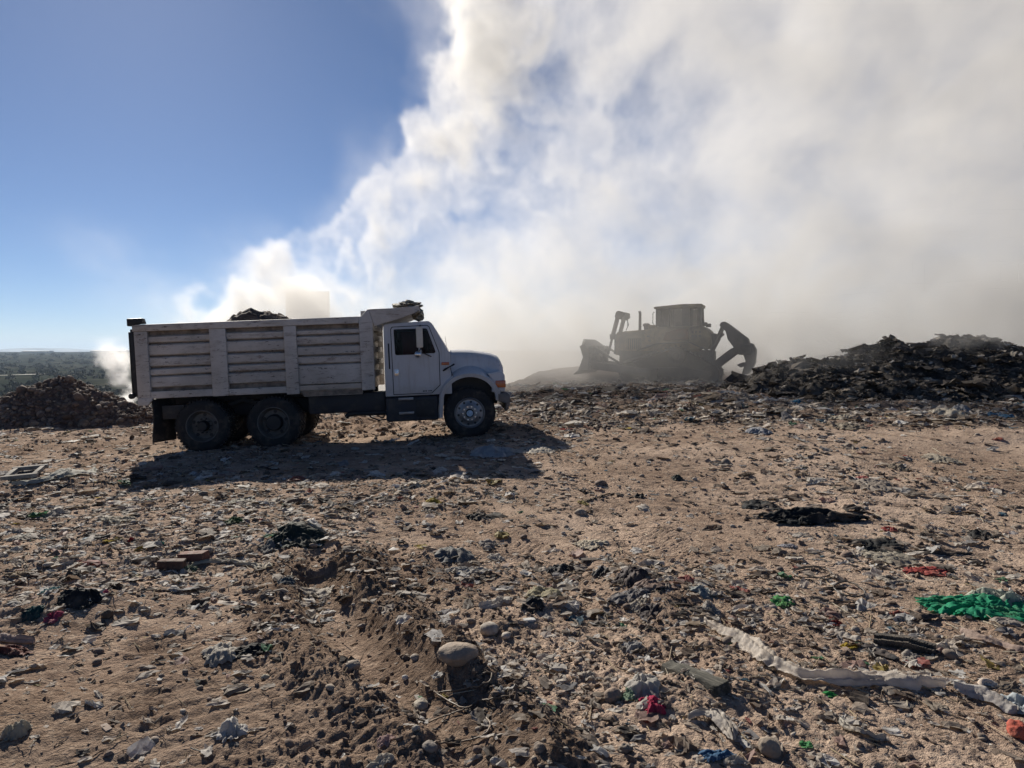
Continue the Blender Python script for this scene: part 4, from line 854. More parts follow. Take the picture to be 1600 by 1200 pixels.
# ================================================================== single pieces of rubbish and stones
def px2m(d, n): return n / FPX * d
def sheet(px, py, wpx, hpx, dome, col, name, cat, label, seed=0, fold=2.0, trans=.4, rot=0., group=None, elong=None, n=30, rough=.6, ragged=.35):
    """a crumpled cloth or bag: width and depth given as it appears, laid over the real ground"""
    c = at(px, py); d = c.y; w = px2m(d, wpx); dp = px2m(d, hpx) * d / (CZ - c.z)
    dp = min(max(dp, w * .22), w * 1.4) if elong is None else w * elong
    rg = np.random.default_rng(seed + int(px * 7 + py)); U, Vv = np.meshgrid(np.linspace(-1, 1, n), np.linspace(-1, 1, n))
    a = np.arctan2(Vv, U); rr = np.maximum(np.abs(U), np.abs(Vv)); rim = 1 + ragged * fbm(np.cos(a) * 1.6 + seed, np.sin(a) * 1.6, seed + 1, 4, .65) * 1.6
    x = np.cos(a) * rr * rim * w / 2; y = np.sin(a) * rr * rim * dp / 2
    ca, sa = math.cos(rot), math.sin(rot); x, y = x * ca - y * sa, x * sa + y * ca
    fx = U * fold + seed * 3.1; fy = Vv * fold * .8
    bt = rg.uniform(0, math.pi); wob = .55 * fbm(U * 1.4 + seed, Vv * 1.4, seed + 2, 2)
    def folds(k, ang, sd): return (1 - np.abs(fbm((U * math.cos(ang) + Vv * math.sin(ang) + wob) * k + seed, (Vv * math.cos(ang) - U * math.sin(ang)) * k * .33, sd, 2, .4)) * 2.4)
    f1 = np.clip(folds(fold * 1.0, bt, seed + 5), -.3, 1) ; f2 = folds(fold * 2.1, bt + .5, seed + 9)
    z = dome * .50 * (1 - rr ** 2) * (.6 + .8 * fbm(U * 1.3, Vv * 1.3, seed + 12, 2)) + (dome * .24 + .035 * w) * f1 * (1 - .6 * rr ** 3) * .62 + .020 * w * f2
    x = x + .04 * w * fbm(fx * 1.5, fy * 1.5, seed + 20, 3); y = y + .04 * w * fbm(fx * 1.5, fy * 1.5, seed + 21, 3)
    gz = height(c.x + x, c.y + y); Z = gz - c.z + np.maximum(z, -.004) + .006
    i = np.arange(n - 1)[:, None] * n; j = np.arange(n - 1)[None, :]
    o = np_obj(name, np.stack([x, y, Z], -1).reshape(-1, 3), np.stack([i + j, i + j + 1, i + n + j + 1, i + n + j], -1).reshape(-1, 4), m_cloth(col, trans, rough), None, True)
    o.location = c; return tag(o, label, cat, group)
def ribbon(pts, wpx, col, name, cat, label, seed=0, dome=.03, trans=.3, n=70, k=12, rough=.5, taper=True, group=None):
    P = [at(*p) for p in pts]; c = P[0].copy(); xy = np.array([(p.x, p.y) for p in P]); L = np.r_[0, np.cumsum(np.hypot(*np.diff(xy, axis=0).T))]
    s = np.linspace(0, L[-1], n); X = np.interp(s, L, xy[:, 0]); Y = np.interp(s, L, xy[:, 1])
    ker = np.ones(7) / 7; X[3:-3] = np.convolve(X, ker, 'valid'); Y[3:-3] = np.convolve(Y, ker, 'valid')
    tx = np.gradient(X); ty = np.gradient(Y); q = np.hypot(tx, ty) + 1e-9; nx, ny = -ty / q, tx / q
    wd = np.interp(s / L[-1], np.linspace(0, 1, len(wpx) if isinstance(wpx, (list, tuple)) else 2), wpx if isinstance(wpx, (list, tuple)) else (wpx, wpx)) / FPX * Y
    if taper: wd = wd * np.clip(np.minimum(s, L[-1] - s) / (L[-1] * .06), .25, 1)
    v = np.linspace(-1, 1, k); S, Vv = np.meshgrid(s, v, indexing='ij'); W_ = wd[:, None] / 2 * (1 + .45 * fbm(S * 6, Vv * 0 + np.sign(Vv) * 3, seed, 3))
    x = X[:, None] + nx[:, None] * Vv * W_; y = Y[:, None] + ny[:, None] * Vv * W_
    wb = .5 * fbm(S * 1.3, Vv * .5, seed + 2, 2); f = np.clip(1 - np.abs(fbm(S * .9, (Vv + wb) * 1.9, seed + 3, 2, .4)) * 2.4, -.3, 1); f2 = 1 - np.abs(fbm(S * 2.2, (Vv + wb) * 4.2, seed + 6, 2, .5)) * 2
    z = dome * .42 * (1 - Vv ** 2) * (.8 + .6 * fbm(S * 2.5, Vv * 0, seed + 8, 2)) + dome * .55 * f * (1 - .6 * np.abs(Vv)) + dome * .28 * f2
    Z = height(x, y) + np.maximum(z, -.004) + .006; i = np.arange(n - 1)[:, None] * k; j = np.arange(k - 1)[None, :]
    o = np_obj(name, np.stack([x - c.x, y - c.y, Z - c.z], -1).reshape(-1, 3), np.stack([i + j, i + j + 1, i + k + j + 1, i + k + j], -1).reshape(-1, 4), m_cloth(col, trans, rough), None, True); o.location = c
    return tag(o, label, cat, group)
_mstone = {}
def stone(px, py, wpx, col, label, seed=0, flat_=.6, deep=.75, name='stone', cat='stone', sink=.28, amp=.16, group=None):
    c = at(px, py + wpx * flat_ * .25); r = px2m(c.y, wpx) / 2; b = B(); bmesh.ops.create_icosphere(b, subdivisions=4, radius=1)
    for v in b.verts:
        d = v.co.copy(); f = 1 + amp * mnoise.fractal(d * 1.1 + Vector((seed, seed * 2.3, 1)), 1, 2, 3) + .03 * mnoise.fractal(d * 7 + Vector((seed, 1, 1)), .8, 2, 3)
        v.co = Vector((d.x * r * f, d.y * r * deep * f, d.z * r * flat_ * f + r * flat_ * (1 - 2 * sink)))
    if col not in _mstone: _mstone[col] = m_plain('river_stone' if cat == 'stone' else cat, col, .85, 0, .3, 9, dirt=(.16, .12, .09), dirt_amt=.6, bump=.012, spec=.25)
    o = obj(name, b, _mstone[col], None, 0, 180); o.location = (c.x, c.y, c.z); o.rotation_euler.z = seed * .7; return tag(o, label, cat, group)
def block(px, py, wpx, hpx, deep, col, rot, name, cat, label, tilt=0., hole=False):
    c = at(px, py + hpx * .4); w_ = px2m(c.y, wpx); h_ = px2m(c.y, hpx); b = B(); box(b, -w_ / 2, w_ / 2, -deep / 2, deep / 2, 0, h_)
    o = obj(name, b, m_plain(name + '_surface', col, .9, 0, .4, 16, dirt=(.14, .1, .075), dirt_amt=.6, bump=.008), None, min(w_, h_) * .12, 35, 3)
    for v in o.data.vertices: v.co += Vector(mnoise.noise_vector(v.co * 14)) * .006
    o.location = (c.x, c.y, c.z - .015); o.rotation_euler = (0, tilt, rot); return tag(o, label, cat)
def stick(p0, p1, rpx, col, name, cat, label, lift=.01):
    a, c = at(*p0), at(*p1); r = px2m(a.y, rpx); b = B(); n = 9; pts = []
    for i in range(n):
        t = i / (n - 1); q = a.lerp(c, t); q.z = hz(q.x, q.y) * .5 + (a.z + (c.z - a.z) * t) * .5 + r * .8 + lift; q += Vector(mnoise.noise_vector(q * 5)) * r * .8; pts.append(q - a)
    tube(b, pts, [r * (1 - .35 * i / (n - 1)) for i in range(n)], 7); o = obj(name, b, m_plain(name + '_wood', col, .9, 0, .35, 20, bump=.004), None, 0, 60); o.location = a; return tag(o, label, cat)
def wire(pts, rpx, col, name, cat, label, n=60, lift=.012, hang=.0):
    P = [at(*p) for p in pts]; a = P[0].copy(); r = px2m(a.y, rpx); q = []
    for i in range(n):
        t = i / (n - 1) * (len(P) - 1); k = min(int(t), len(P) - 2); f = t - k
        p0, p1, p2, p3 = P[max(k - 1, 0)], P[k], P[k + 1], P[min(k + 2, len(P) - 1)]
        v = .5 * ((2 * p1) + (p2 - p0) * f + (2 * p0 - 5 * p1 + 4 * p2 - p3) * f * f + (3 * p1 - p0 - 3 * p2 + p3) * f ** 3)
        v.z = hz(v.x, v.y) * .55 + v.z * .45 + r + lift + hang * math.sin(i * .7) ** 2; q.append(v - a)
    b = B(); tube(b, q, r, 7); o = obj(name, b, m_plain(name + '_skin', col, .6, 0, .3, 12, dirt=(.14, .1, .08), dirt_amt=.5), None, 0, 80); o.location = a; return tag(o, label, cat)
WHITE = (.72, .70, .66); CREAM = (.56, .50, .40); GREY = (.33, .33, .33); BLK = (.026, .028, .029); DKG = (.030, .042, .036)
# --- right foreground
ribbon([(1100, 975), (1125, 988), (1165, 1005), (1200, 1036), (1250, 1060), (1310, 1066), (1380, 1064), (1440, 1066), (1478, 1078)], [10, 30, 40, 36, 26, 34, 42, 48, 24], (.80, .72, .63), 'plastic_sheet', 'plastic sheet', 'long twisted cream plastic sheet winding over the dirt past the tyre tread', 4, .06, .45, 150, 20)
def net():
    o = sheet(1540, 950, 185, 44, .06, (.035, .36, .19), 'green_net', 'net', 'bunched bright green mesh net spread on the dirt under a pale grey rag', 6, 3.2, .35, 0, None, None, 70, .75, .22); return o
net()
sheet(1556, 940, 92, 20, .17, (.55, .58, .50), 'rag', 'rag', 'pale grey rag crumpled on top of the green net', 8, 3.5)
sheet(1575, 975, 50, 14, .05, (.50, .45, .40), 'rag', 'rag', 'dirty whitish rag tucked under the near edge of the green net', 9, 3.)
sheet(1268, 812, 165, 34, .16, BLK, 'plastic_sheet', 'plastic sheet', 'large crumpled black plastic sheet humped over the open dirt', 11, 2.6, .05, .0, None, .42, 44, .62, .3)
sheet(1187, 792, 52, 14, .08, BLK, 'plastic_sheet', 'plastic sheet', 'small black plastic piece just behind the humped black sheet', 13, 2.5, .05, 0, None, None, 30, .6)
sheet(1375, 856, 70, 20, .05, BLK, 'plastic_sheet', 'plastic sheet', 'black plastic scrap trailing right of the humped black sheet', 15, 3, .05, .0, None, None, 30, .6)
ribbon([(1425, 862), (1470, 866), (1520, 866)], [16, 12, 8], BLK, 'plastic_strip', 'plastic strip', 'thin black plastic strip lying farthest right along the dark sheets', 16, .02, .05, 50, 8)
sheet(1385, 872, 80, 22, .05, (.52, .47, .38), 'rag', 'rag', 'tangled pale rag among the trailing black plastic', 17, 4)
sheet(1447, 893, 72, 14, .04, (.40, .085, .075), 'red_rag', 'rag', 'long faded red rag stretched flat on the dirt', 18, 4, .2)
sheet(1388, 828, 20, 11, .05, (.42, .085, .08), 'red_rag', 'rag', 'small red scrap beside the humped black sheet', 19, 3)
sheet(1224, 940, 34, 16, .03, (.10, .34, .11), 'green_wrapper', 'wrapper', 'bright green wrapper lying by the two wire hoops', 20, 2.5, .35, -.5)
wire([(1240, 893), (1262, 888), (1290, 890), (1298, 900), (1280, 906), (1250, 904), (1240, 895), (1270, 889), (1296, 896), (1304, 904), (1290, 908), (1258, 900)], 1.0, (.07, .058, .045), 'wire_hoop', 'wire hoop', 'larger double looped rusty wire hoop on the bare dirt')
wire([(1304, 918), (1312, 912), (1330, 914), (1350, 926), (1346, 934), (1322, 934), (1306, 926), (1303, 917), (1320, 912)], 1.2, (.07, .058, .045), 'wire_hoop', 'wire hoop', 'smaller single wire hoop just in front of the larger one')
# tyre tread
def tread():
    a, c = at(1366, 1003), at(1462, 1020); b = B(); n = 26; d = (c - a); L = d.length; d.normalize(); s = Vector((-d.y, d.x, 0)) * .055; pr = []
    for i in range(n):
        t = i / (n - 1); p = a + d * L * t; up = .022 + .030 * math.sin(math.pi * (.15 + .75 * t)); p.z = hz(p.x, p.y) + up
        pr.append([b.verts.new(p - a + s * k - Vector((0, 0, .035 * k * k))) for k in (-1, -.5, 0, .5, 1)])
    for A, C in zip(pr, pr[1:]):
        for i in range(4): b.faces.new((A[i], A[i + 1], C[i + 1], C[i]))
    for i in range(1, n - 1):
        for k in (-.75, -.15, .45):
            p = (pr[i][2].co + s * k - Vector((0, 0, .035 * k * k))); vs = box(b, -.009, .009, -.016, .016, -.004, .020); M = Matrix.Rotation(math.atan2(d.y, d.x) + .35 * (1 if k > 0 else -1), 4, 'Z')
            for v in vs: v.co = M @ v.co + p
    o = obj('tyre_tread', b, m_plain('old_rubber', (.055, .048, .042), .85, 0, .4, 20, dirt=(.2, .16, .12), dirt_amt=.6), None, 0, 40); o.location = a; tag(o, 'torn strip of lugged bicycle tyre lying behind the cream sheet', 'tyre')
tread()
sheet(1330, 1013, 26, 9, .02, (.50, .36, .04), 'yellow_wrapper', 'wrapper', 'yellow wrapper behind the middle of the cream sheet', 22, 2, .3)
ribbon([(1345, 1010), (1375, 1022), (1405, 1036)], [12, 16, 8], (.05, .05, .055), 'plastic_strip', 'plastic strip', 'dark folded plastic strip between tyre tread and cream sheet', 23, .03, .05, 40, 8)
sheet(1425, 1030, 34, 16, .06, (.52, .47, .41), 'rag', 'rag', 'crumpled pale rag just under the lugged tyre strip', 24, 3)
sheet(1377, 1037, 26, 9, .05, (.60, .54, .46), 'plastic_bag', 'plastic bag', 'small twisted whitish bag rising behind the cream sheet', 25, 3)
ribbon([(1285, 985), (1315, 993), (1345, 1003)], [10, 18, 14], (.58, .53, .47), 'plastic_strip', 'plastic strip', 'short pale strip leading up to the yellow wrapper', 26, .03)
sheet(1306, 975, 20, 9, .02, (.28, .05, .045), 'red_rag', 'rag', 'dark red scrap in front of the smaller wire hoop', 27, 3)
sheet(1405, 961, 32, 10, .03, (.36, .13, .10), 'red_rag', 'rag', 'brick red rag left of the green net', 28, 4)
ribbon([(1422, 962), (1440, 970), (1468, 966)], [8, 12, 6], (.06, .048, .040), 'dark_peel', 'rubber scrap', 'dark brown curled scrap left of the green net', 29, .04, 0., 40, 8)
sheet(1393, 908, 42, 12, .04, (.50, .44, .37), 'rag', 'rag', 'flat pale rag in front of the trailing black plastic', 30, 3)
ribbon([(1490, 1080), (1530, 1086), (1555, 1098), (1590, 1118)], [14, 26, 28, 22], (.60, .56, .52), 'plastic_strip', 'plastic strip', 'ragged white strip beyond the right end of the cream sheet', 31, .05)
def ring():
    c = at(1562, 1080); b = B(); r = px2m(c.y, 15)
    for kk in range(3): tube(b, [(r * math.cos(t) * (1 - .1 * kk), .03 + .012 * kk + .02 * math.sin(t), r + r * math.sin(t) * .8 * (1 - .06 * kk)) for t in np.linspace(0, 2 * math.pi, 30)], .016 - .003 * kk, 7)
    o = obj('hose_ring', b, m_cloth((.56, .46, .38), 0.), None, 0, 60); o.location = (c.x, c.y, c.z - .03); o.rotation_euler = (R(-35), 0, .4); tag(o, 'coil of pale hose standing on edge at the right', 'hose coil')
ring()
sheet(1592, 1108, 60, 30, .09, (.55, .60, .62), 'plastic_bag', 'plastic bag', 'striped bluish white bag cut by the right edge', 33, 3)
stone(1590, 1142, 34, (.45, .10, .065), 'crushed red can at the right edge of the ground', 34, .8, .9, 'crushed_can', 'can', .2, .3)
sheet(1297, 1087, 20, 8, .02, (.05, .36, .10), 'green_wrapper', 'wrapper', 'small bright green scrap in front of the cream sheet', 35, 2)
sheet(1258, 1166, 22, 12, .02, (.08, .30, .11), 'green_wrapper', 'wrapper', 'nearest small green scrap low on the right side', 36, 2, .3, -.8)
ribbon([(1312, 1130), (1322, 1142), (1350, 1150), (1385, 1158)], [18, 26, 12, 8], (.56, .52, .45), 'plastic_strip', 'plastic strip', 'torn whitish strip on the bare dirt below the cream sheet', 37, .04)
ribbon([(1500, 988), (1530, 1000), (1570, 1012), (1600, 1020)], [10, 20, 16, 14], (.50, .38, .32), 'plastic_strip', 'plastic strip', 'dusty pinkish strip below the green net', 38, .04)
stone(1202, 1168, 36, (.30, .245, .19), 'tan boulder half buried at the bottom right of centre', 39, 1.0, .8)
sheet(1120, 1184, 58, 22, .05, (.045, .12, .23), 'blue_rag', 'rag', 'dark blue rag at the bottom edge of the ground', 40, 3, .15)
sheet(1150, 1190, 36, 14, .03, (.58, .52, .44), 'rag', 'rag', 'whitish scrap touching the dark blue rag', 41, 3)
ribbon([(1075, 1130), (1100, 1122), (1120, 1125), (1140, 1145), (1145, 1165)], [10, 22, 26, 22, 8], (.60, .55, .49), 'plastic_strip', 'plastic strip', 'ragged cream strip bent over above the blue rag', 42, .05)
sheet(1018, 1107, 38, 24, .06, (.50, .035, .10), 'magenta_rag', 'rag', 'crumpled magenta rag on the near ground', 43, 3.5, .3)
sheet(1008, 1072, 52, 36, .10, (.58, .55, .50), 'plastic_bag', 'plastic bag', 'torn whitish bag lump behind the magenta rag', 44, 3)
sheet(987, 1090, 40, 16, .04, (.30, .42, .30), 'plastic_bag', 'plastic bag', 'pale green translucent bag between a stone and the magenta rag', 45, 3, .45, -.4)
stone(958, 1086, 34, (.30, .22, .165), 'brown stone left of the pale green bag', 46, .7)
def plank():
    a, c = at(1043, 1050), at(1132, 1086); d = c - a; L = d.length; b = B(); n = 14; rows = []
    for i in range(n):
        t = i / (n - 1); wv = .055 + .02 * mnoise.noise(Vector((t * 6, 3, 1))); zz = .055 + .02 * mnoise.noise(Vector((t * 5, 9, 1))); rows.append([b.verts.new((L * t, -wv, -.02)), b.verts.new((L * t, -wv * .8, zz)), b.verts.new((L * t, wv * .7, zz + .015)), b.verts.new((L * t, wv, -.02))])
    for A, C in zip(rows, rows[1:]):
        for i in range(4): b.faces.new((A[i], A[(i + 1) % 4], C[(i + 1) % 4], C[i]))
    b.faces.new(rows[0]); b.faces.new(rows[-1][::-1]); m, t, bs = mat('weathered_wood', (.06, .06, .05), .9, 0, .2); o_ = t.obj(); mp = t.n('ShaderNodeMapping'); t.inp(mp.inputs['Vector'], o_); mp.inputs['Scale'].default_value = (2, 40, 40)
    nn = t.noise(mp.outputs[0], 1.5, 5., .7); t.inp(bs.inputs['Base Color'], t.mix(t.sst(nn, .35, .7), (.035, .035, .030), (.15, .14, .115))); t.inp(bs.inputs['Normal'], t.bump(nn, .8, .01))
    o = obj('driftwood', b, m, None, .008, 50); o.location = a; o.rotation_euler = (0, -math.asin(d.z / L), math.atan2(d.y, d.x)); tag(o, 'dark weathered plank lying beside the torn whitish bag', 'plank')
plank()
stick((1044, 1045), (1050, 1014), 1.6, (.25, .19, .13), 'stick', 'stick', 'short pale stick pointing away from the dark plank')
sheet(985, 1012, 30, 14, .05, (.42, .41, .40), 'plastic_bag', 'plastic bag', 'small grey crumpled bag alone on bare dirt', 48, 2.5)
stone(977, 1170, 22, (.20, .165, .135), 'small angular dark stone near the bottom centre', 49, .8, .9, amp=.4)
sheet(917, 1060, 30, 14, .03, (.60, .54, .46), 'paper_scrap', 'paper', 'cream paper lump on bare dirt near the centre', 50, 3)
# --- clothes pile and the middle
sheet(985, 902, 52, 18, .12, (.045, .032, .035), 'clothing', 'clothing', 'dark folded garment on top of the clothes pile in the middle', 52, 2.5, 0.)
sheet(1018, 917, 78, 13, .05, (.20, .14, .115), 'clothing', 'clothing', 'long brown garment flattened across the clothes pile', 53, 3, 0.)
sheet(985, 930, 60, 14, .05, (.12, .115, .12), 'clothing', 'clothing', 'greyish garment at the near side of the clothes pile', 54, 3, 0.)
sheet(1075, 908, 34, 12, .05, (.34, .12, .11), 'red_rag', 'rag', 'dull red rag just right of the clothes pile', 55, 3)
sheet(1050, 906, 30, 9, .05, (.58, .54, .48), 'rag', 'rag', 'white rag poking from the right side of the clothes pile', 56, 3)
ribbon([(1140, 920), (1155, 922), (1172, 928)], [7, 9, 5], (.42, .14, .12), 'red_rag', 'rag', 'pinkish red strip far right of the clothes pile', 57, .03)
sheet(1110, 955, 30, 22, .10, (.50, .46, .41), 'plastic_bag', 'plastic bag', 'lumpy whitish bag at the start of the cream sheet', 58, 3)
sheet(995, 950, 30, 12, .06, (.52, .46, .38), 'rag', 'rag', 'beige rag in front of the clothes pile', 59, 3)
sheet(1012, 958, 30, 12, .06, (.05, .04, .042), 'clothing', 'clothing', 'small dark garment right of the beige rag', 60, 3, 0.)
sheet(1100, 928, 40, 15, .06, (.25, .27, .26), 'clothing', 'clothing', 'grey green garment behind the lumpy whitish bag', 61, 3, 0.)
sheet(850, 930, 62, 22, .12, (.50, .45, .30), 'plastic_bag', 'plastic bag', 'torn cream and yellowish bag propped over a dark hollow', 62, 3)
sheet(833, 943, 34, 18, .05, BLK, 'plastic_bag', 'plastic bag', 'black bag under the torn yellowish one', 63, 3, .05)
block(827, 967, 18, 6, .05, (.62, .61, .58), .25, 'plastic_bottle', 'bottle', 'short white plastic container lying left of the bare tracks')
sheet(921, 853, 58, 18, .06, (.56, .49, .38), 'rag', 'rag', 'pale straw coloured clump alone on the driven dirt', 64, 6, .1, 0, None, None, 40, .9)
block(921, 874, 24, 6, .08, (.07, .052, .04), .15, 'brick', 'brick', 'dark brown slab just in front of the pale straw clump')
sheet(870, 893, 40, 14, .08, (.04, .042, .046), 'plastic_bag', 'plastic bag', 'dark bag lump behind the torn yellowish bag', 65, 3, .05)
sheet(937, 896, 26, 12, .09, (.05, .055, .06), 'plastic_bag', 'plastic bag', 'small black bag left of the clothes pile', 66, 3, .05)
sheet(999, 778, 14, 12, .13, (.03, .034, .034), 'plastic_bag', 'plastic bag', 'upright black bag tuft on the open dirt ahead of the truck', 67, 2, .05)
sheet(1057, 748, 16, 8, .10, (.03, .045, .04), 'plastic_bag', 'plastic bag', 'small dark bag farther out on the open dirt', 68, 2, .05)
sheet(1533, 835, 36, 14, .06, (.03, .03, .03), 'plastic_bag', 'plastic bag', 'black tangled scrap on the far right dirt', 69, 4, .05)
sheet(1230, 855, 26, 8, .04, (.40, .40, .44), 'paper_scrap', 'paper', 'bluish grey scrap in front of the humped black sheet', 70, 3)
ribbon([(905, 785), (930, 779), (960, 772)], [3, 5, 3], (.12, .09, .06), 'stick', 'stick', 'flat dark stick on the driven dirt beyond the straw clump', 71, .02, 0., 30, 6)
sheet(912, 786, 18, 6, .03, (.50, .42, .16), 'yellow_wrapper', 'wrapper', 'dull yellow scrap by the flat dark stick', 72, 2)
sheet(677, 783, 24, 7, .05, (.50, .38, .07), 'yellow_wrapper', 'wrapper', 'yellow scrap on the dirt in front of the truck', 73, 2)
ribbon([(630, 764), (650, 760), (672, 758)], [5, 7, 5], (.58, .53, .42), 'plastic_strip', 'plastic strip', 'pale strip lying just outside the truck shadow', 74, .03)
sheet(745, 808, 40, 9, .06, (.05, .042, .036), 'rubber_scrap', 'rubber scrap', 'dark rubber flap lying on the driven dirt', 75, 3, 0.)
sheet(712, 866, 58, 20, .10, (.17, .17, .165), 'plastic_bag', 'plastic bag', 'grey crumpled bag sunk in the dirt right of the earth ridge', 76, 3, .1)
sheet(762, 852, 28, 14, .08, (.36, .33, .31), 'plastic_bag', 'plastic bag', 'small pale bag just behind the grey crumpled one', 77, 3)
sheet(735, 893, 66, 9, .05, (.60, .57, .52), 'rag', 'rag', 'white rag strip in front of the grey crumpled bag', 78, 4)
sheet(775, 873, 26, 9, .05, (.60, .56, .50), 'paper_scrap', 'paper', 'white scrap right of the grey crumpled bag', 79, 3)
ribbon([(748, 952), (765, 948), (785, 942), (800, 944)], [8, 16, 14, 8], (.60, .56, .50), 'plastic_strip', 'plastic strip', 'pale torn strip right of the earth ridge', 80, .04)
# --- stones and string by the wheel ruts
stone(716, 1016, 64, (.33, .26, .20), 'large smooth oval boulder beside the earth ridge', 81, .50, .8, sink=.42)
stone(549, 1040, 30, (.33, .27, .21), 'rounded stone at the left edge of the wheel rut', 82, .5)
stone(658, 1101, 32, (.40, .35, .28), 'pale rounded stone in the wheel rut', 83, .55)
stone(671, 1166, 28, (.27, .235, .20), 'grey stone at the near end of the brown string', 84, .6)
stone(774, 1190, 18, (.42, .38, .33), 'small light stone at the bottom edge', 85, .8)
stone(650, 1138, 14, (.40, .36, .30), 'little pale stone between the rut stones', 86, .8)
stone(682, 1002, 22, (.22, .165, .125), 'dark stone behind the large oval boulder', 87, .6)
stone(843, 1168, 24, (.22, .175, .14), 'brown stone at the near foot of the earth ridge', 88, .7)
stone(633, 1059, 11, (.62, .60, .55), 'tiny white stone at the edge of the wheel rut', 89, .9)
stone(415, 1058, 14, (.42, .38, .28), 'small yellowish stone left of the wheel rut', 90, .7)
wire([(745, 1060), (768, 1056), (755, 1072), (690, 1086), (680, 1086), (712, 1106), (730, 1111), (745, 1100), (770, 1096), (795, 1094)], 1.4, (.17, .12, .075), 'string', 'string', 'brown string looping right of the pale rut stone')
wire([(632, 1120), (650, 1127), (690, 1125), (722, 1114), (735, 1108)], 1.3, (.15, .105, .065), 'string', 'string', 'brown string running left across the wheel rut')
wire([(760, 1126), (766, 1138), (757, 1152), (722, 1164), (690, 1166), (672, 1176)], 1.5, (.19, .135, .085), 'string', 'string', 'nearest brown string curving to the grey stone')
sheet(602, 1160, 28, 12, .02, (.52, .36, .33), 'paper_scrap', 'paper', 'pinkish white striped wrapper near the bottom edge', 92, 2.5)
sheet(783, 1080, 22, 14, .04, (.56, .54, .50), 'plastic_bag', 'plastic bag', 'white scrap caught in the brown string', 93, 3)
sheet(595, 1192, 36, 16, .03, (.58, .53, .45), 'paper_scrap', 'paper', 'torn white scraps cut by the bottom edge', 94, 3)
# --- left side
def mound_bag():
    sheet(462, 842, 86, 34, .13, DKG, 'plastic_bag', 'plastic bag', 'dark green bag draped over a hump at the head of the earth ridge', 96, 2.6, .08, .0, None, .8, 40, .38)
mound_bag()
sheet(425, 852, 30, 14, .06, (.26, .26, .25), 'plastic_bag', 'plastic bag', 'greyish torn end of bag left of the dark green one', 97, 3)
ribbon([(480, 818), (505, 832), (525, 842)], [6, 8, 5], (.50, .43, .32), 'plastic_strip', 'plastic strip', 'thin beige strip behind the dark green bag', 98, .03)
sheet(492, 930, 48, 18, .06, (.60, .54, .46), 'rag', 'rag', 'crumpled cream rag between the earth ridges', 99, 4)
sheet(448, 912, 24, 10, .05, (.15, .18, .20), 'plastic_bag', 'plastic bag', 'blue grey scrap left of the cream rag', 100, 3)
ribbon([(300, 884), (325, 880), (360, 878), (400, 884), (425, 888)], [6, 8, 10, 14, 10], (.56, .51, .40), 'plastic_strip', 'plastic strip', 'long pale strip stretching right from the bricks', 101, .035)
block(268, 882, 40, 17, .10, (.115, .062, .045), .12, 'brick', 'brick', 'dark brown brick at the left end of the pale strip', .04)
block(303, 868, 44, 13, .12, (.17, .075, .055), -.2, 'brick', 'brick', 'reddish brick behind the dark brown one', -.08)
sheet(297, 890, 20, 10, .07, (.10, .14, .09), 'plastic_bag', 'plastic bag', 'dark green knot where the pale strip begins', 102, 3, .1)
sheet(272, 924, 18, 12, .04, (.68, .66, .62), 'paper_scrap', 'paper', 'bright white scrap alone in front of the bricks', 103, 2, .3, .5)
sheet(248, 852, 15, 8, .05, (.04, .24, .20), 'teal_rag', 'rag', 'small teal scrap behind the bricks', 104, 3)
sheet(366, 815, 24, 10, .09, (.06, .14, .05), 'plastic_bag', 'plastic bag', 'small dark green bag in front of the truck shadow', 105, 3)
sheet(205, 844, 9, 7, .04, (.45, .04, .04), 'red_rag', 'rag', 'tiny red scrap on the left ground', 106, 2)
sheet(217, 861, 12, 6, .03, (.42, .28, .05), 'yellow_wrapper', 'wrapper', 'tiny orange yellow scrap left of the teal scrap', 107, 2)
sheet(80, 924, 30, 12, .06, (.03, .20, .22), 'teal_rag', 'rag', 'teal rag on top of the rubbish hump at the left', 108, 3.5)
sheet(52, 957, 30, 12, .05, (.02, .09, .095), 'teal_rag', 'rag', 'dark teal rag on the near slope of the left hump', 109, 3)
sheet(82, 967, 24, 14, .06, (.50, .10, .18), 'pink_rag', 'rag', 'larger pink scrap at the near foot of the left hump', 110, 2.5)
sheet(163, 928, 10, 9, .04, (.42, .08, .18), 'pink_rag', 'rag', 'tiny pink scrap at the right of the left hump', 111, 2)
sheet(125, 935, 64, 18, .10, BLK, 'plastic_bag', 'plastic bag', 'black bag lying across the left hump', 112, 3.5, .05)
sheet(108, 905, 28, 16, .12, (.13, .115, .10), 'plastic_bag', 'plastic bag', 'brownish grey bag standing behind the teal rag', 113, 2.5)
stone(168, 960, 20, (.12, .085, .06), 'dark round stone right of the left hump', 114, .9)
sheet(345, 1020, 52, 36, .10, (.46, .42, .36), 'plastic_bag', 'plastic bag', 'dirty beige bag rumpled beside the left ridge', 115, 3, .2, .5)
sheet(388, 1022, 46, 20, .05, BLK, 'plastic_bag', 'plastic bag', 'black plastic half buried right of the dirty beige bag', 116, 3, .05)
sheet(362, 1145, 52, 40, .10, (.64, .61, .57), 'plastic_bag', 'plastic bag', 'white crumpled bag on the near ground left of the ruts', 117, 3.2, .3, .4)
sheet(24, 1148, 34, 24, .09, (.46, .43, .36), 'plastic_bag', 'plastic bag', 'knotted cream bag at the bottom left corner', 118, 2.6)
block(166, 1134, 26, 6, .035, (.36, .27, .21), -.75, 'wood_chip', 'wood', 'flat brown wood chip on the near left dirt')
stick((170, 1166), (200, 1150), 1.3, (.34, .27, .18), 'stick', 'stick', 'pale stick right of the flat wood chip')
stick((298, 1172), (330, 1184), 1.1, (.40, .36, .28), 'stick', 'stick', 'thin pale stick in front of the white crumpled bag')
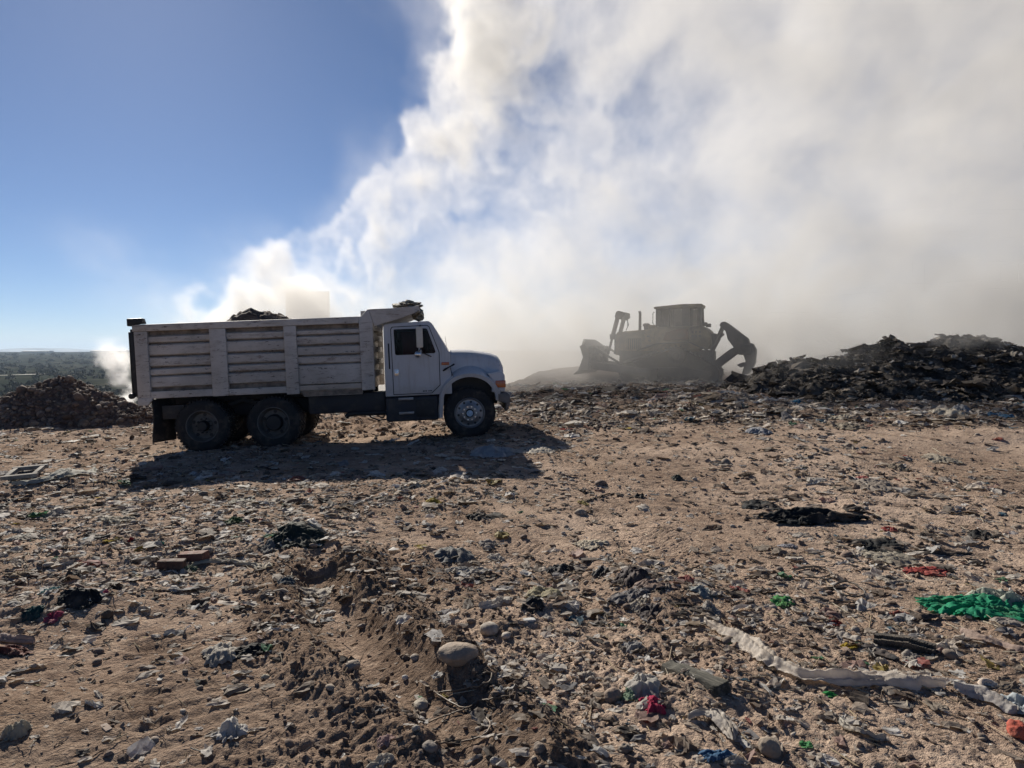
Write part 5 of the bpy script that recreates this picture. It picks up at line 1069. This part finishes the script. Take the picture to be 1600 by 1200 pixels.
ribbon([(0, 1000), (20, 1004), (55, 1007)], [14, 12, 6], (.50, .40, .35), 'plastic_strip', 'plastic strip', 'pinkish white strip entering from the left edge', 120, .04)
sheet(22, 1018, 56, 10, .04, (.14, .045, .035), 'clothing', 'clothing', 'dark reddish cloth below the strip at the left edge', 121, 3, 0.)
sheet(36, 842, 36, 12, .06, (.60, .57, .50), 'plastic_bag', 'plastic bag', 'whitish bag on the ground at the far left', 122, 3)
sheet(25, 860, 16, 10, .06, (.66, .63, .58), 'paper_scrap', 'paper', 'white scrap in front of the far left whitish bag', 123, 2)
sheet(88, 804, 30, 10, .10, (.55, .50, .43), 'plastic_bag', 'plastic bag', 'peaked cream bag behind the far left whitish bag', 124, 2.5)
sheet(182, 815, 62, 10, .05, (.46, .42, .34), 'rag', 'rag', 'long pale rag tangle left of the truck shadow', 125, 5)
sheet(377, 784, 44, 10, .05, (.56, .54, .46), 'rag', 'rag', 'greenish white rag just outside the truck shadow', 126, 4)
sheet(30, 902, 40, 10, .05, (.42, .33, .22), 'rag', 'rag', 'brown and cream rag left of the rubbish hump', 127, 4)
ribbon([(18, 760), (55, 755), (100, 745), (150, 735)], [16, 40, 30, 12], (.42, .41, .36), 'plastic_sheet', 'plastic sheet', 'long translucent grey plastic sheet left of the truck shadow', 128, .07, .25, 80, 14, .8)
sheet(12, 742, 34, 18, .12, (.48, .44, .42), 'plastic_bag', 'plastic bag', 'pale bag behind the grey plastic sheet at the left edge', 129, 2.5)
def crate():
    c = at(30, 752); t = empty('broken_crate', c); t.rotation_euler = (R(8), R(-4), .25); tag(t, 'broken wooden frame lying by the grey plastic sheet', 'crate'); wd = px2m(c.y, 52) ; m = m_plain('grey_wood', (.30, .27, .23), .9, 0, .4, 9)
    for y in (0, .45): b = B(); box(b, -wd / 2, wd / 2, y, y + .06, .03, .09); obj('rail', b, m, t, .006)
    for x in (-wd / 2 + .03, wd / 2 - .09): b = B(); box(b, x, x + .06, .065, .445, .03, .085); obj('slat', b, m, t, .006)
    b = B(); box(b, -wd / 2 + .1, wd / 2 - .1, .065, .44, .012, .025); obj('board', b, m_plain('dark_board', (.05, .045, .04), .9, 0, .4, 9), t, .002)
crate()
# --- around the truck and far right
sheet(770, 707, 72, 20, .14, (.44, .46, .48), 'plastic_sheet', 'plastic sheet', 'bluish white plastic heap in front of the truck front wheel', 131, 4, .3)
sheet(838, 703, 62, 14, .08, (.60, .55, .47), 'plastic_sheet', 'plastic sheet', 'sunlit cream plastic right of the bluish plastic heap', 132, 4, .3)
sheet(1249, 629, 20, 12, .22, (.03, .22, .36), 'blue_bag', 'plastic bag', 'bright blue bag at the foot of the burnt heap', 133, 2, .25)
sheet(1186, 675, 34, 15, .16, (.40, .41, .44), 'plastic_bag', 'plastic bag', 'bluish grey bag on the rough ground left of the heap', 134, 3, .3)
sheet(1478, 645, 44, 14, .16, (.58, .52, .42), 'plastic_bag', 'plastic bag', 'cream bag at the right front foot of the heap', 135, 3, .3)
sheet(1505, 640, 38, 16, .2, (.36, .36, .37), 'plastic_bag', 'plastic bag', 'grey bag right of the cream bag at the heap foot', 136, 3, .3)
sheet(1565, 651, 46, 10, .14, (.06, .16, .28), 'blue_rag', 'rag', 'blue streaked rag at the far right foot of the heap', 137, 3)
sheet(1310, 655, 32, 10, .12, (.54, .48, .38), 'rag', 'rag', 'long pale rag on the rough ground before the heap', 138, 4)
sheet(1325, 668, 42, 14, .14, (.42, .36, .28), 'rag', 'rag', 'matted straw coloured rag in front of the long pale one', 139, 5)
sheet(1470, 718, 44, 12, .06, (.52, .46, .37), 'rag', 'rag', 'twisted cream rag on the right dirt before the heap', 140, 4)
sheet(1350, 748, 20, 8, .05, (.40, .13, .12), 'red_rag', 'rag', 'faded red scrap on the right dirt behind the black sheets', 141, 2)
sheet(1365, 757, 60, 14, .06, (.46, .40, .34), 'rag', 'rag', 'flat beige rag beside the faded red scrap', 142, 4)
sheet(1403, 731, 26, 10, .09, (.36, .30, .23), 'rag', 'rag', 'tan humped rag behind the flat beige rag', 143, 3)
def board():
    rx, ry, rz = ray(481, 500); d = 49.4; t = empty('sign_board', (rx * d, ry * d, 0)); t.location.z = macro1(t.location.x, t.location.y); t.rotation_euler.z = R(-9)
    tag(t, 'plain grey board standing in the smoke behind the truck bed', 'board'); z1 = CZ + (548 - 456) / FPX * d - t.location.z
    b = B(); box(b, -1.52, 1.52, -.05, .05, z1 - 2.6, z1); obj('panel', b, m_plain('bare_sheet_metal', (.36, .38, .40), .6, 0, .25, .8, dirt=(.3, .3, .3), dirt_amt=.5), t, .01)
    for x in (-1.2, 1.2): b = B(); box(b, x - .09, x + .09, .055, .22, -.3, z1 - .1); obj('post', b, M_DSTEEL, t, .005)
board()
# ================================================================== litter, clods and gravel nobody could count
def scatter(rg, n, rmin, rmax, dens, pw=2.1):
    r = np.exp(rg.uniform(np.log(rmin), np.log(rmax), n)); a = rg.uniform(R(-40), R(40), n); x = r * np.sin(a); y = r * np.cos(a); k = rg.uniform(0, 1, n) < dens(x, y) * np.clip(r / 7.5, .05, 1) ** pw
    ye = np.interp(x, [p[0] for p in EDGE], [p[1] for p in EDGE]); k &= y < ye + 1
    return x[k], y[k]
def rotm(rg, n, tilt):
    a = rg.uniform(0, 2 * math.pi, n); b_ = rg.normal(0, tilt, n); c_ = rg.normal(0, tilt, n); ca, sa, cb, sb, cc, sc_ = np.cos(a), np.sin(a), np.cos(b_), np.sin(b_), np.cos(c_), np.sin(c_)
    Z = np.zeros((n, 3, 3)); Z[:, 0, 0] = ca; Z[:, 0, 1] = -sa; Z[:, 1, 0] = sa; Z[:, 1, 1] = ca; Z[:, 2, 2] = 1
    X = np.zeros((n, 3, 3)); X[:, 0, 0] = 1; X[:, 1, 1] = cb; X[:, 1, 2] = -sb; X[:, 2, 1] = sb; X[:, 2, 2] = cb
    Y = np.zeros((n, 3, 3)); Y[:, 1, 1] = 1; Y[:, 0, 0] = cc; Y[:, 0, 2] = sc_; Y[:, 2, 0] = -sc_; Y[:, 2, 2] = cc
    return Z @ X @ Y
def ico(sub):
    b = B(); bmesh.ops.create_icosphere(b, subdivisions=sub, radius=1); b.verts.ensure_lookup_table(); V = np.array([v.co[:] for v in b.verts]); F_ = np.array([[v.index for v in f.verts] for f in b.faces]); b.free(); return V, F_
def many(name, rg, x, y, z, T, F_, scale, tilt, jit, colr, m, label, cat, smooth=False):
    n = len(x); k = len(T); V = T[None] * (1 + rg.normal(0, jit, (n, k, 1))) + rg.normal(0, jit * .4, (n, k, 3)); V = V * scale[:, None, :]; V = np.einsum('nij,nkj->nki', rotm(rg, n, tilt), V) + np.stack([x, y, z], -1)[:, None]
    Fq = (F_[None] + (np.arange(n) * k)[:, None, None]).reshape(-1, F_.shape[1])
    o = np_obj(name, V.reshape(-1, 3), Fq, m, smooth=smooth, col=np.repeat(colr, k, 0)); return tag(o, label, cat, kind='stuff')
LIT_SPOTS = [(*flat(a, b), r) for a, b, r in ((110, 940, .9), (985, 925, .8), (1080, 930, 1.0), (1080, 1070, .7), (1330, 1010, .8), (1550, 1060, .7), (1400, 870, .9), (480, 930, .6), (760, 900, .7), (280, 860, 1.2), (120, 840, 1.6), (60, 760, 2.2), (780, 1100, .5),
    (1180, 1000, .8), (700, 760, 1.6), (520, 770, 1.4), (850, 710, 1.6), (1330, 760, 1.5), (350, 800, 1.6))]
def lit_dens(x, y):
    d = .05 + .42 * sst(fbm(x * .8, y * .8, 301, 4), .05, .42)
    d = d * (1 - .6 * sst(y, 4.5, 7) * (1 - sst(y, 12, 15)) * sst(x, -1, .3) * (1 - sst(x, 3, 5)))
    for sx_, sy_, r in LIT_SPOTS: d = d + .75 * np.exp(-((x - sx_) ** 2 + (y - sy_) ** 2) / (r * r))
    d = d + .55 * sst(x, 3.5, 7) * sst(y, 13.5, 17) * (1 - sst(y, 26, 32)) + .35 * (1 - sst(x, -5, -2)) * sst(y, 6.5, 9) + .75 * sst(y + .1 * x, 14, 17) * sst(x, -2.5, 0)
    return np.clip(d, 0, 1)
PAL = np.array([(.72, .67, .60), (.62, .55, .47), (.78, .76, .72), (.46, .39, .32), (.30, .25, .20), (.20, .15, .115), (.12, .10, .085), (.045, .042, .040), (.28, .28, .29), (.42, .28, .24), (.33, .09, .08), (.05, .16, .24), (.06, .24, .12), (.45, .36, .10)])
PW = np.array([15, 15, 10, 13, 10, 9, 7, 5, 4, 2, .8, .7, .6, .5]); PW = PW / PW.sum()
def build_stuff():
    rg = np.random.default_rng(77)
    # crumpled scraps
    x, y = scatter(rg, 60000, 2.6, 36, lit_dens); n = len(x); s = np.exp(rg.normal(np.log(.021), .72, n)) * (1 + .055 * np.clip(y - 3, 0, 24)); s = np.minimum(s, .030 + .010 * y) * (1 + .5 * sst(y + .1 * x, 14, 17) * sst(x, -2, 1))
    g = 5; U, Vv = np.meshgrid(np.linspace(-1, 1, g), np.linspace(-1, 1, g)); T = np.stack([U, Vv, 0 * U], -1).reshape(-1, 3) * np.array([.5, .5, 0]) * 2
    i = np.arange(g - 1)[:, None] * g; j = np.arange(g - 1)[None, :]; F_ = np.stack([i + j, i + j + 1, i + g + j + 1, i + g + j], -1).reshape(-1, 4)
    k = g * g; V = np.repeat(T[None], n, 0); V = V + rg.normal(0, .16, V.shape) * np.array([1, 1, 0]); V[:, :, 2] = rg.normal(0, .34, (n, k)) + .75 * (1 - T[None, :, 0] ** 2) * rg.uniform(-.2, .9, (n, 1))
    rr = np.hypot(T[:, 0], T[:, 1]); V[:, rr > 1.2, :2] *= rg.uniform(.45, 1., (n, int((rr > 1.2).sum()), 1))
    sc3 = np.stack([s, s * rg.uniform(.18, .9, n), s * rg.uniform(.12, .42, n)], -1); V = V * sc3[:, None]; V = np.einsum('nij,nkj->nki', rotm(rg, n, .16), V) + np.stack([x, y, height(x, y) + s * .09], -1)[:, None]
    ci = rg.choice(len(PAL), n, p=PW); col = PAL[ci] * rg.uniform(.7, 1.1, (n, 1)); Fq = (F_[None] + (np.arange(n) * k)[:, None, None]).reshape(-1, 4)
    o = np_obj('scattered_litter', V.reshape(-1, 3), Fq, m_attr('litter_scrap', .7, .4), smooth=False, col=np.repeat(col, k, 0)); tag(o, 'small torn scraps of paper plastic and cloth strewn over the dirt', 'litter', kind='stuff')
    # straw, twigs and thin strips
    x, y = scatter(rg, 15000, 2.6, 24, lambda a, b: np.clip(lit_dens(a, b) * .8 + .15, 0, 1)); n = len(x); T = np.array([(-1, -1, 0), (-1, 1, 0), (-1, 0, 1.4), (0, -1, .6), (0, 1, .6), (0, 0, 2), (1, -1, 0), (1, 1, 0), (1, 0, 1.4)], float)
    F_ = np.array([(0, 3, 4, 1), (1, 4, 5, 2), (2, 5, 3, 0), (3, 6, 7, 4), (4, 7, 8, 5), (5, 8, 6, 3)]); L = np.exp(rg.normal(np.log(.045), .5, n)) * (1 + .04 * np.clip(y - 3, 0, 20)); wv = rg.uniform(.0014, .0034, n) * (1 + .10 * np.clip(y - 3, 0, 20))
    col = np.array([(.42, .33, .20), (.30, .22, .14), (.50, .44, .33), (.12, .085, .06)])[rg.choice(4, n, p=[.35, .3, .2, .15])] * rg.uniform(.7, 1.1, (n, 1))
    many('straw_and_twigs', rg, x, y, height(x, y) + .004, T, F_, np.stack([L, wv, wv], -1), .16, .12, col, m_attr('dry_straw', .85), 'dry straw, twigs and string trodden into the dirt', 'straw')
    # clods of earth
    def cd(a, b): return np.clip(.05 + .70 * np.clip(roughness(a, b), 0, 1.2) ** 1.5 + .6 * sst(b + .1 * a, 14, 17), 0, 1)
    V0, F0 = ico(1); x, y = scatter(rg, 60000, 2.4, 34, cd, 1.05); n = len(x); s = np.exp(rg.normal(np.log(.0085), .55, n)) * (1 + .085 * np.clip(y - 3, 0, 22)); s = np.minimum(s, .004 + .0045 * y)
    base = np.array([(.20, .147, .115), (.15, .107, .083), (.27, .205, .162), (.105, .075, .058)]); col = base[rg.integers(0, 4, n)] * rg.uniform(.75, 1.2, (n, 1)); so_ = np.clip(soot_at(x, y), 0, 1)[:, None]; col = col * (1 - .65 * so_) * (1 - .42 * moist_at(x, y)[:, None])
    many('soil_clods', rg, x, y, height(x, y) + s * .15, V0, F0, np.stack([s * rg.uniform(.8, 1.5, n), s, s * rg.uniform(.5, .9, n)], -1), .5, .24, col, m_attr('earth_clod', .95, 0, .006, 45.), 'loose clods of brown earth over ruts and ridges', 'soil')
    # gravel
    x, y = scatter(rg, 9000, 2.4, 20, lambda a, b: .25 + .5 * sst(fbm(a * .9, b * .9, 311, 2), -.1, .4)); n = len(x); s = np.exp(rg.normal(np.log(.0095), .5, n)) * (1 + .05 * np.clip(y - 3, 0, 20))
    col = np.array([(.34, .28, .22), (.26, .21, .17), (.44, .39, .33), (.20, .14, .11)])[rg.integers(0, 4, n)] * rg.uniform(.75, 1.15, (n, 1)); V1, F1 = ico(2)
    many('gravel', rg, x, y, height(x, y) + s * .25, V1, F1, np.stack([s * rg.uniform(.9, 1.5, n), s, s * rg.uniform(.5, .8, n)], -1), .25, .05, col, m_attr('pebble', .85, 0, .003, 80.), 'small rounded pebbles strewn over the dirt', 'gravel', True)
    # stones on the gravel mound
    n = 4200; a = rg.uniform(0, 2 * math.pi, n); q = rg.uniform(0, 1, n) ** .6; x = -13.1 + 3.1 * q * np.cos(a); y = 21.6 + 1.8 * q * np.sin(a); s = np.exp(rg.normal(np.log(.024), .6, n)) * (.7 + .7 * q)
    col = np.array([(.19, .135, .105), (.13, .085, .065), (.26, .20, .155)])[rg.integers(0, 3, n)] * rg.uniform(.7, 1.2, (n, 1))
    many('mound_stones', rg, x, y, GM(x, y) + s * .2, V1, F1, np.stack([s * 1.2, s, s * .75], -1), .4, .07, col, m_attr('mound_stone', .9, 0, .006, 30.), 'stones and lumps covering the gravel mound', 'gravel', True)
    # rags and lumps on the burnt heap
    n = 13000; x = rg.uniform(7.6, 27, n); y = rg.uniform(18.6, 31, n); kp = heap_h(x, y) > macro(x, y) + .0; x, y = x[kp], y[kp]; n = len(x); s = np.exp(rg.normal(np.log(.07), .62, n))
    V2 = np.repeat(T_SHEET[None], n, 0) + rg.normal(0, .16, (n, 25, 3)) * np.array([1, 1, 0]); V2[:, :, 2] = rg.normal(0, .34, (n, 25)) + .7 * (1 - T_SHEET[None, :, 0] ** 2) * rg.uniform(-.2, 1, (n, 1))
    V2 = V2 * np.stack([s, s * rg.uniform(.3, .9, n), s * rg.uniform(.2, .55, n)], -1)[:, None]; V2 = np.einsum('nij,nkj->nki', rotm(rg, n, .25), V2) + np.stack([x, y, heap_h(x, y) + s * .10], -1)[:, None]
    hp = np.array([(.045, .040, .036), (.075, .065, .055), (.15, .125, .095), (.28, .23, .17), (.46, .40, .32), (.62, .58, .52)]); col = hp[rg.choice(6, n, p=[.30, .25, .19, .14, .08, .04])] * rg.uniform(.7, 1.2, (n, 1))
    o = np_obj('heap_debris', V2.reshape(-1, 3), (F_SHEET[None] + (np.arange(n) * 25)[:, None, None]).reshape(-1, 4), m_attr('burnt_scrap', .85, .05), smooth=False, col=np.repeat(col, 25, 0)); tag(o, 'charred rags and plastic covering the burnt heap', 'debris', kind='stuff')
_g = 5; _U, _V = np.meshgrid(np.linspace(-1, 1, _g), np.linspace(-1, 1, _g)); T_SHEET = np.stack([_U, _V, 0 * _U], -1).reshape(-1, 3); _i = np.arange(_g - 1)[:, None] * _g; _j = np.arange(_g - 1)[None, :]
F_SHEET = np.stack([_i + _j, _i + _j + 1, _i + _g + _j + 1, _i + _g + _j], -1).reshape(-1, 4)
build_stuff()
# ================================================================== smoke: real volumes, built as density fields on a grid
def m_smoke(name, colour, density, aniso):
    m = bpy.data.materials.new(name); m.use_nodes = True; nt = m.node_tree; nt.nodes.clear()
    mo = nt.nodes.new('ShaderNodeOutputMaterial'); pv = nt.nodes.new('ShaderNodeVolumePrincipled'); nt.links.new(pv.outputs[0], mo.inputs['Volume'])
    pv.inputs['Color'].default_value = (*colour, 1); pv.inputs['Density'].default_value = density; pv.inputs['Anisotropy'].default_value = aniso; return m
def field(name, MN, MX, vox, m, fill, label):
    v = bpy.data.volumes.new(name); o = bpy.data.objects.new(name, v); COL.objects.link(o); v.materials.append(m)
    gt = bpy.data.node_groups.new(name, 'GeometryNodeTree'); gt.interface.new_socket('Geometry', in_out='OUTPUT', socket_type='NodeSocketGeometry')
    t = NT(gt); out = t.n('NodeGroupOutput'); vc = t.n('GeometryNodeVolumeCube'); vc.inputs['Min'].default_value = MN; vc.inputs['Max'].default_value = MX
    for a, b_, c in zip('XYZ', MN, MX): vc.inputs['Resolution ' + a].default_value = int((c - b_) / vox)
    p = t.n('GeometryNodeInputPosition').outputs[0]; t.inp(vc.inputs['Density'], fill(t, p))
    sm = t.n('GeometryNodeSetMaterial'); gt.links.new(vc.outputs[0], sm.inputs[0]); sm.inputs['Material'].default_value = m; gt.links.new(sm.outputs[0], out.inputs[0])
    o.modifiers.new('field', 'NODES').node_group = gt; tag(o, label, 'smoke', kind='stuff'); return o
def sep(t, v):
    s = t.n('ShaderNodeSeparateXYZ'); t.inp(s.inputs[0], v); return s.outputs
def curve(t, x, pts, x0, x1, y0, y1):
    fc = t.n('ShaderNodeFloatCurve'); t.inp(fc.inputs['Value'], t.m('DIVIDE', t.m('SUBTRACT', x, x0), x1 - x0)); cu = fc.mapping.curves[0]
    for i, (a, b_) in enumerate(pts):
        L = ((a - x0) / (x1 - x0), (b_ - y0) / (y1 - y0))
        if i == 0: cu.points[0].location = L
        elif i == len(pts) - 1: cu.points[-1].location = L
        else: cu.points.new(*L)
    fc.mapping.update(); return t.m('ADD', t.m('MULTIPLY', fc.outputs[0], y1 - y0), y0)
def gauss(t, x, c, w_):
    u = t.m('DIVIDE', t.m('SUBTRACT', x, c), w_); return t.m('POWER', 2.718, t.m('MULTIPLY', t.m('MULTIPLY', u, u), -1.))
def ctr(t, n, k): return t.vm('SCALE', t.vm('SUBTRACT', n, (.5, .5, .5)), scale=k)
def plume(t, p):
    w1 = ctr(t, t.noise(p, .085, 2., .5, True), 9.); ps = t.vm('MULTIPLY', p, (1., .45, 1.)); w2 = ctr(t, t.noise(ps, .27, 2., .5, True), 5.0); w3 = ctr(t, t.noise(ps, .80, 3., .6, True), 2.6)
    q = t.vm('ADD', p, t.vm('ADD', w1, t.vm('ADD', w2, w3))); x, y, z = sep(t, q); x0, y0, z0 = sep(t, p)
    xe = curve(t, z, [(0, -17.5), (3.5, -17.5), (6, -15.5), (8.5, -11.5), (10.5, -8), (13, -5.8), (15.5, -4.2), (18, -3.6), (20.5, -4.6), (23, -5.6), (27, -4.5), (34, 0)], 0, 34, -30, 30)
    d = t.m('SUBTRACT', x, xe); qs = t.vm('MULTIPLY', q, (1., .42, 1.)); edge = t.sst(d, -.3, 1.2)
    yc = t.m('ADD', 44., t.m('MULTIPLY', t.m('ADD', x, 8.), .12)); th = t.m('ADD', 3.2, t.m('MULTIPLY', t.m('MAXIMUM', d, 0.), .24))
    yy = t.m('DIVIDE', t.m('ABSOLUTE', t.m('SUBTRACT', y, yc)), th)
    env = t.m('MULTIPLY', edge, t.m('SUBTRACT', 1., t.sst(yy, .30, 1.25)))
    # a thin blue gap runs behind the bright leading edge, and clear patches higher up on the right
    gap = t.m('MULTIPLY', gauss(t, d, 7.2, 2.6), t.sst(z, 5., 9.))
    gap2 = t.m('MULTIPLY', gauss(t, x0, 24., 4.5), gauss(t, z0, 9.5, 4.))
    env = t.m('MULTIPLY', env, t.m('SUBTRACT', 1., t.m('MAXIMUM', t.m('MULTIPLY', gap, .30), t.m('MULTIPLY', gap2, .25))))
    f1 = t.noise(qs, .22, 7., .66)
    den = t.m('SUBTRACT', t.m('ADD', t.m('MULTIPLY', env, 1.45), t.m('MULTIPLY', t.m('SUBTRACT', f1, .5), 4.0)), .50)
    den = t.m('MULTIPLY', t.m('MINIMUM', t.m('MAXIMUM', den, 0.), 1.), t.sst(env, 0., .22))
    f2 = t.noise(qs, .42, 6., .64, False, .8); mixd = t.sst(d, 6., 20., 0., .62); den = t.m('MULTIPLY', den, t.m('ADD', t.m('MULTIPLY', t.sst(f2, .36, .64, .22, 1.30), t.m('SUBTRACT', 1., mixd)), t.m('MULTIPLY', mixd, .8)))
    # denser towards its bright edge and low down by the fires
    den = t.m('MULTIPLY', den, t.m('ADD', .42, t.m('ADD', t.m('MULTIPLY', t.sst(d, 11., .5), .85), t.m('MULTIPLY', t.sst(z0, 9., 1.), .35))))
    # ground haze of smoke drifting past the bulldozer
    fz = t.noise(q, .16, 4., .55); lay = t.m('MULTIPLY', t.sst(z0, 7., .0), t.m('MULTIPLY', t.sst(y0, 27.8, 31.5), t.m('MULTIPLY', t.sst(x0, -6., 2.), t.sst(y0, 62., 52.))))
    lay = t.m('MULTIPLY', lay, t.sst(fz, .30, .72, .15, .44))
    # faint veil drifting up left of the plume
    vx = t.m('ADD', t.m('MULTIPLY', z, -1.03), -15.2); veil = t.m('MULTIPLY', gauss(t, t.m('SUBTRACT', x, vx), 0., 3.6), t.m('MULTIPLY', t.sst(z0, 10.5, 5.), gauss(t, y, 44., 3.)))
    veil = t.m('MULTIPLY', veil, t.sst(f1, .42, .64, 0., .24))
    halo = t.m('MULTIPLY', t.m('MULTIPLY', t.sst(d, -4.0, .8), t.sst(f1, .44, .66)), t.m('MULTIPLY', gauss(t, y, 44., 3.5), .24))
    den = t.m('MAXIMUM', t.m('MAXIMUM', den, halo), t.m('MAXIMUM', lay, veil))
    return t.m('MULTIPLY', den, t.sst(z0, 33., 29.5))
M_SMOKE = m_smoke('smoke', (.905, .892, .868), .33, .35)
field('smoke_plume', (-27, 27, -1), (47, 64, 33), .20, M_SMOKE, plume, 'huge pale smoke plume rising from the burning rubbish and drifting right')
def puff(t, p):
    q = t.vm('ADD', p, t.vm('ADD', ctr(t, t.noise(p, .6, 2., .5, True), 2.6), ctr(t, t.noise(p, 1.7, 3., .6, True), 1.3))); x, y, z = sep(t, q); x0, y0, z0 = sep(t, p)
    cx = t.m('ADD', -16.25, t.m('MULTIPLY', t.m('SINE', t.m('MULTIPLY', z, 1.6)), .30)); r = t.m('ADD', .55, t.m('MULTIPLY', t.m('MAXIMUM', z, 0.), .10))
    dd = t.m('POWER', t.m('ADD', t.m('POWER', t.m('SUBTRACT', x, cx), 2.), t.m('POWER', t.m('SUBTRACT', y, 30.5), 2.)), .5)
    env = t.sst(t.m('DIVIDE', dd, r), 1.25, .35); f = t.noise(q, .7, 5., .6)
    den = t.m('SUBTRACT', t.m('ADD', t.m('MULTIPLY', env, 1.3), t.m('MULTIPLY', t.m('SUBTRACT', f, .5), 4.6)), .60)
    den = t.m('MULTIPLY', t.m('MINIMUM', t.m('MAXIMUM', den, 0.), 1.), t.sst(env, 0., .25)); return t.m('MULTIPLY', den, t.m('MULTIPLY', t.sst(z0, 2.6, 1.2), t.sst(z0, -2.8, -1.6)))
field('smoke_puff', (-19.5, 27.5, -3), (-12.7, 33.5, 3.6), .10, m_smoke('white_smoke', (.98, .98, .98), 2.8, .35), puff, 'small white puff of smoke curling up behind the tail of the truck')
def wisp(t, p):
    q = t.vm('ADD', p, t.vm('ADD', ctr(t, t.noise(p, .5, 2., .5, True), 2.4), ctr(t, t.noise(p, 1.5, 2., .5, True), .8))); x, y, z = sep(t, q); x0, y0, z0 = sep(t, p)
    e = curve(t, x0, [(8.2, 1.0), (9.5, 1.4), (10.5, 1.75), (12, 1.85), (13, 2.2), (14.5, 2.45), (16, 2.6), (18, 2.45), (21, 1.9)], 8.2, 21, 0, 4)
    h = t.m('SUBTRACT', z, e); env = t.m('MULTIPLY', t.m('MULTIPLY', t.sst(h, -.9, -.2), t.sst(h, 1.1, .0)), gauss(t, y0, 27., 1.6))
    return t.m('MULTIPLY', t.m('MULTIPLY', env, t.sst(t.noise(q, .55, 4., .55), .47, .68)), t.m('MULTIPLY', t.sst(x0, 20.5, 16.), t.sst(x0, 8.3, 9.5)))
field('smoke_wisp', (8.2, 23.5, .4), (21, 31, 4.4), .11, m_smoke('thin_smoke', (.97, .96, .94), .35, .4), wisp, 'thin wisps of smoke creeping along the crest of the burnt heap')
# ================================================================== air: a thin even haze over the whole place
def haze():
    b = B(); box(b, -15000, 15000, -3000, 21000, -90, 190); m = bpy.data.materials.new('hazy_air'); m.use_nodes = True; nt = m.node_tree; nt.nodes.clear()
    mo = nt.nodes.new('ShaderNodeOutputMaterial'); pv = nt.nodes.new('ShaderNodeVolumePrincipled'); nt.links.new(pv.outputs[0], mo.inputs['Volume'])
    pv.inputs['Color'].default_value = (.62, .78, .98, 1); pv.inputs['Density'].default_value = 6.5e-5; pv.inputs['Anisotropy'].default_value = .2
    o = obj('haze', b, m, None, 0, 0); tag(o, 'thin bluish haze over the valley', 'haze', kind='stuff')
haze()
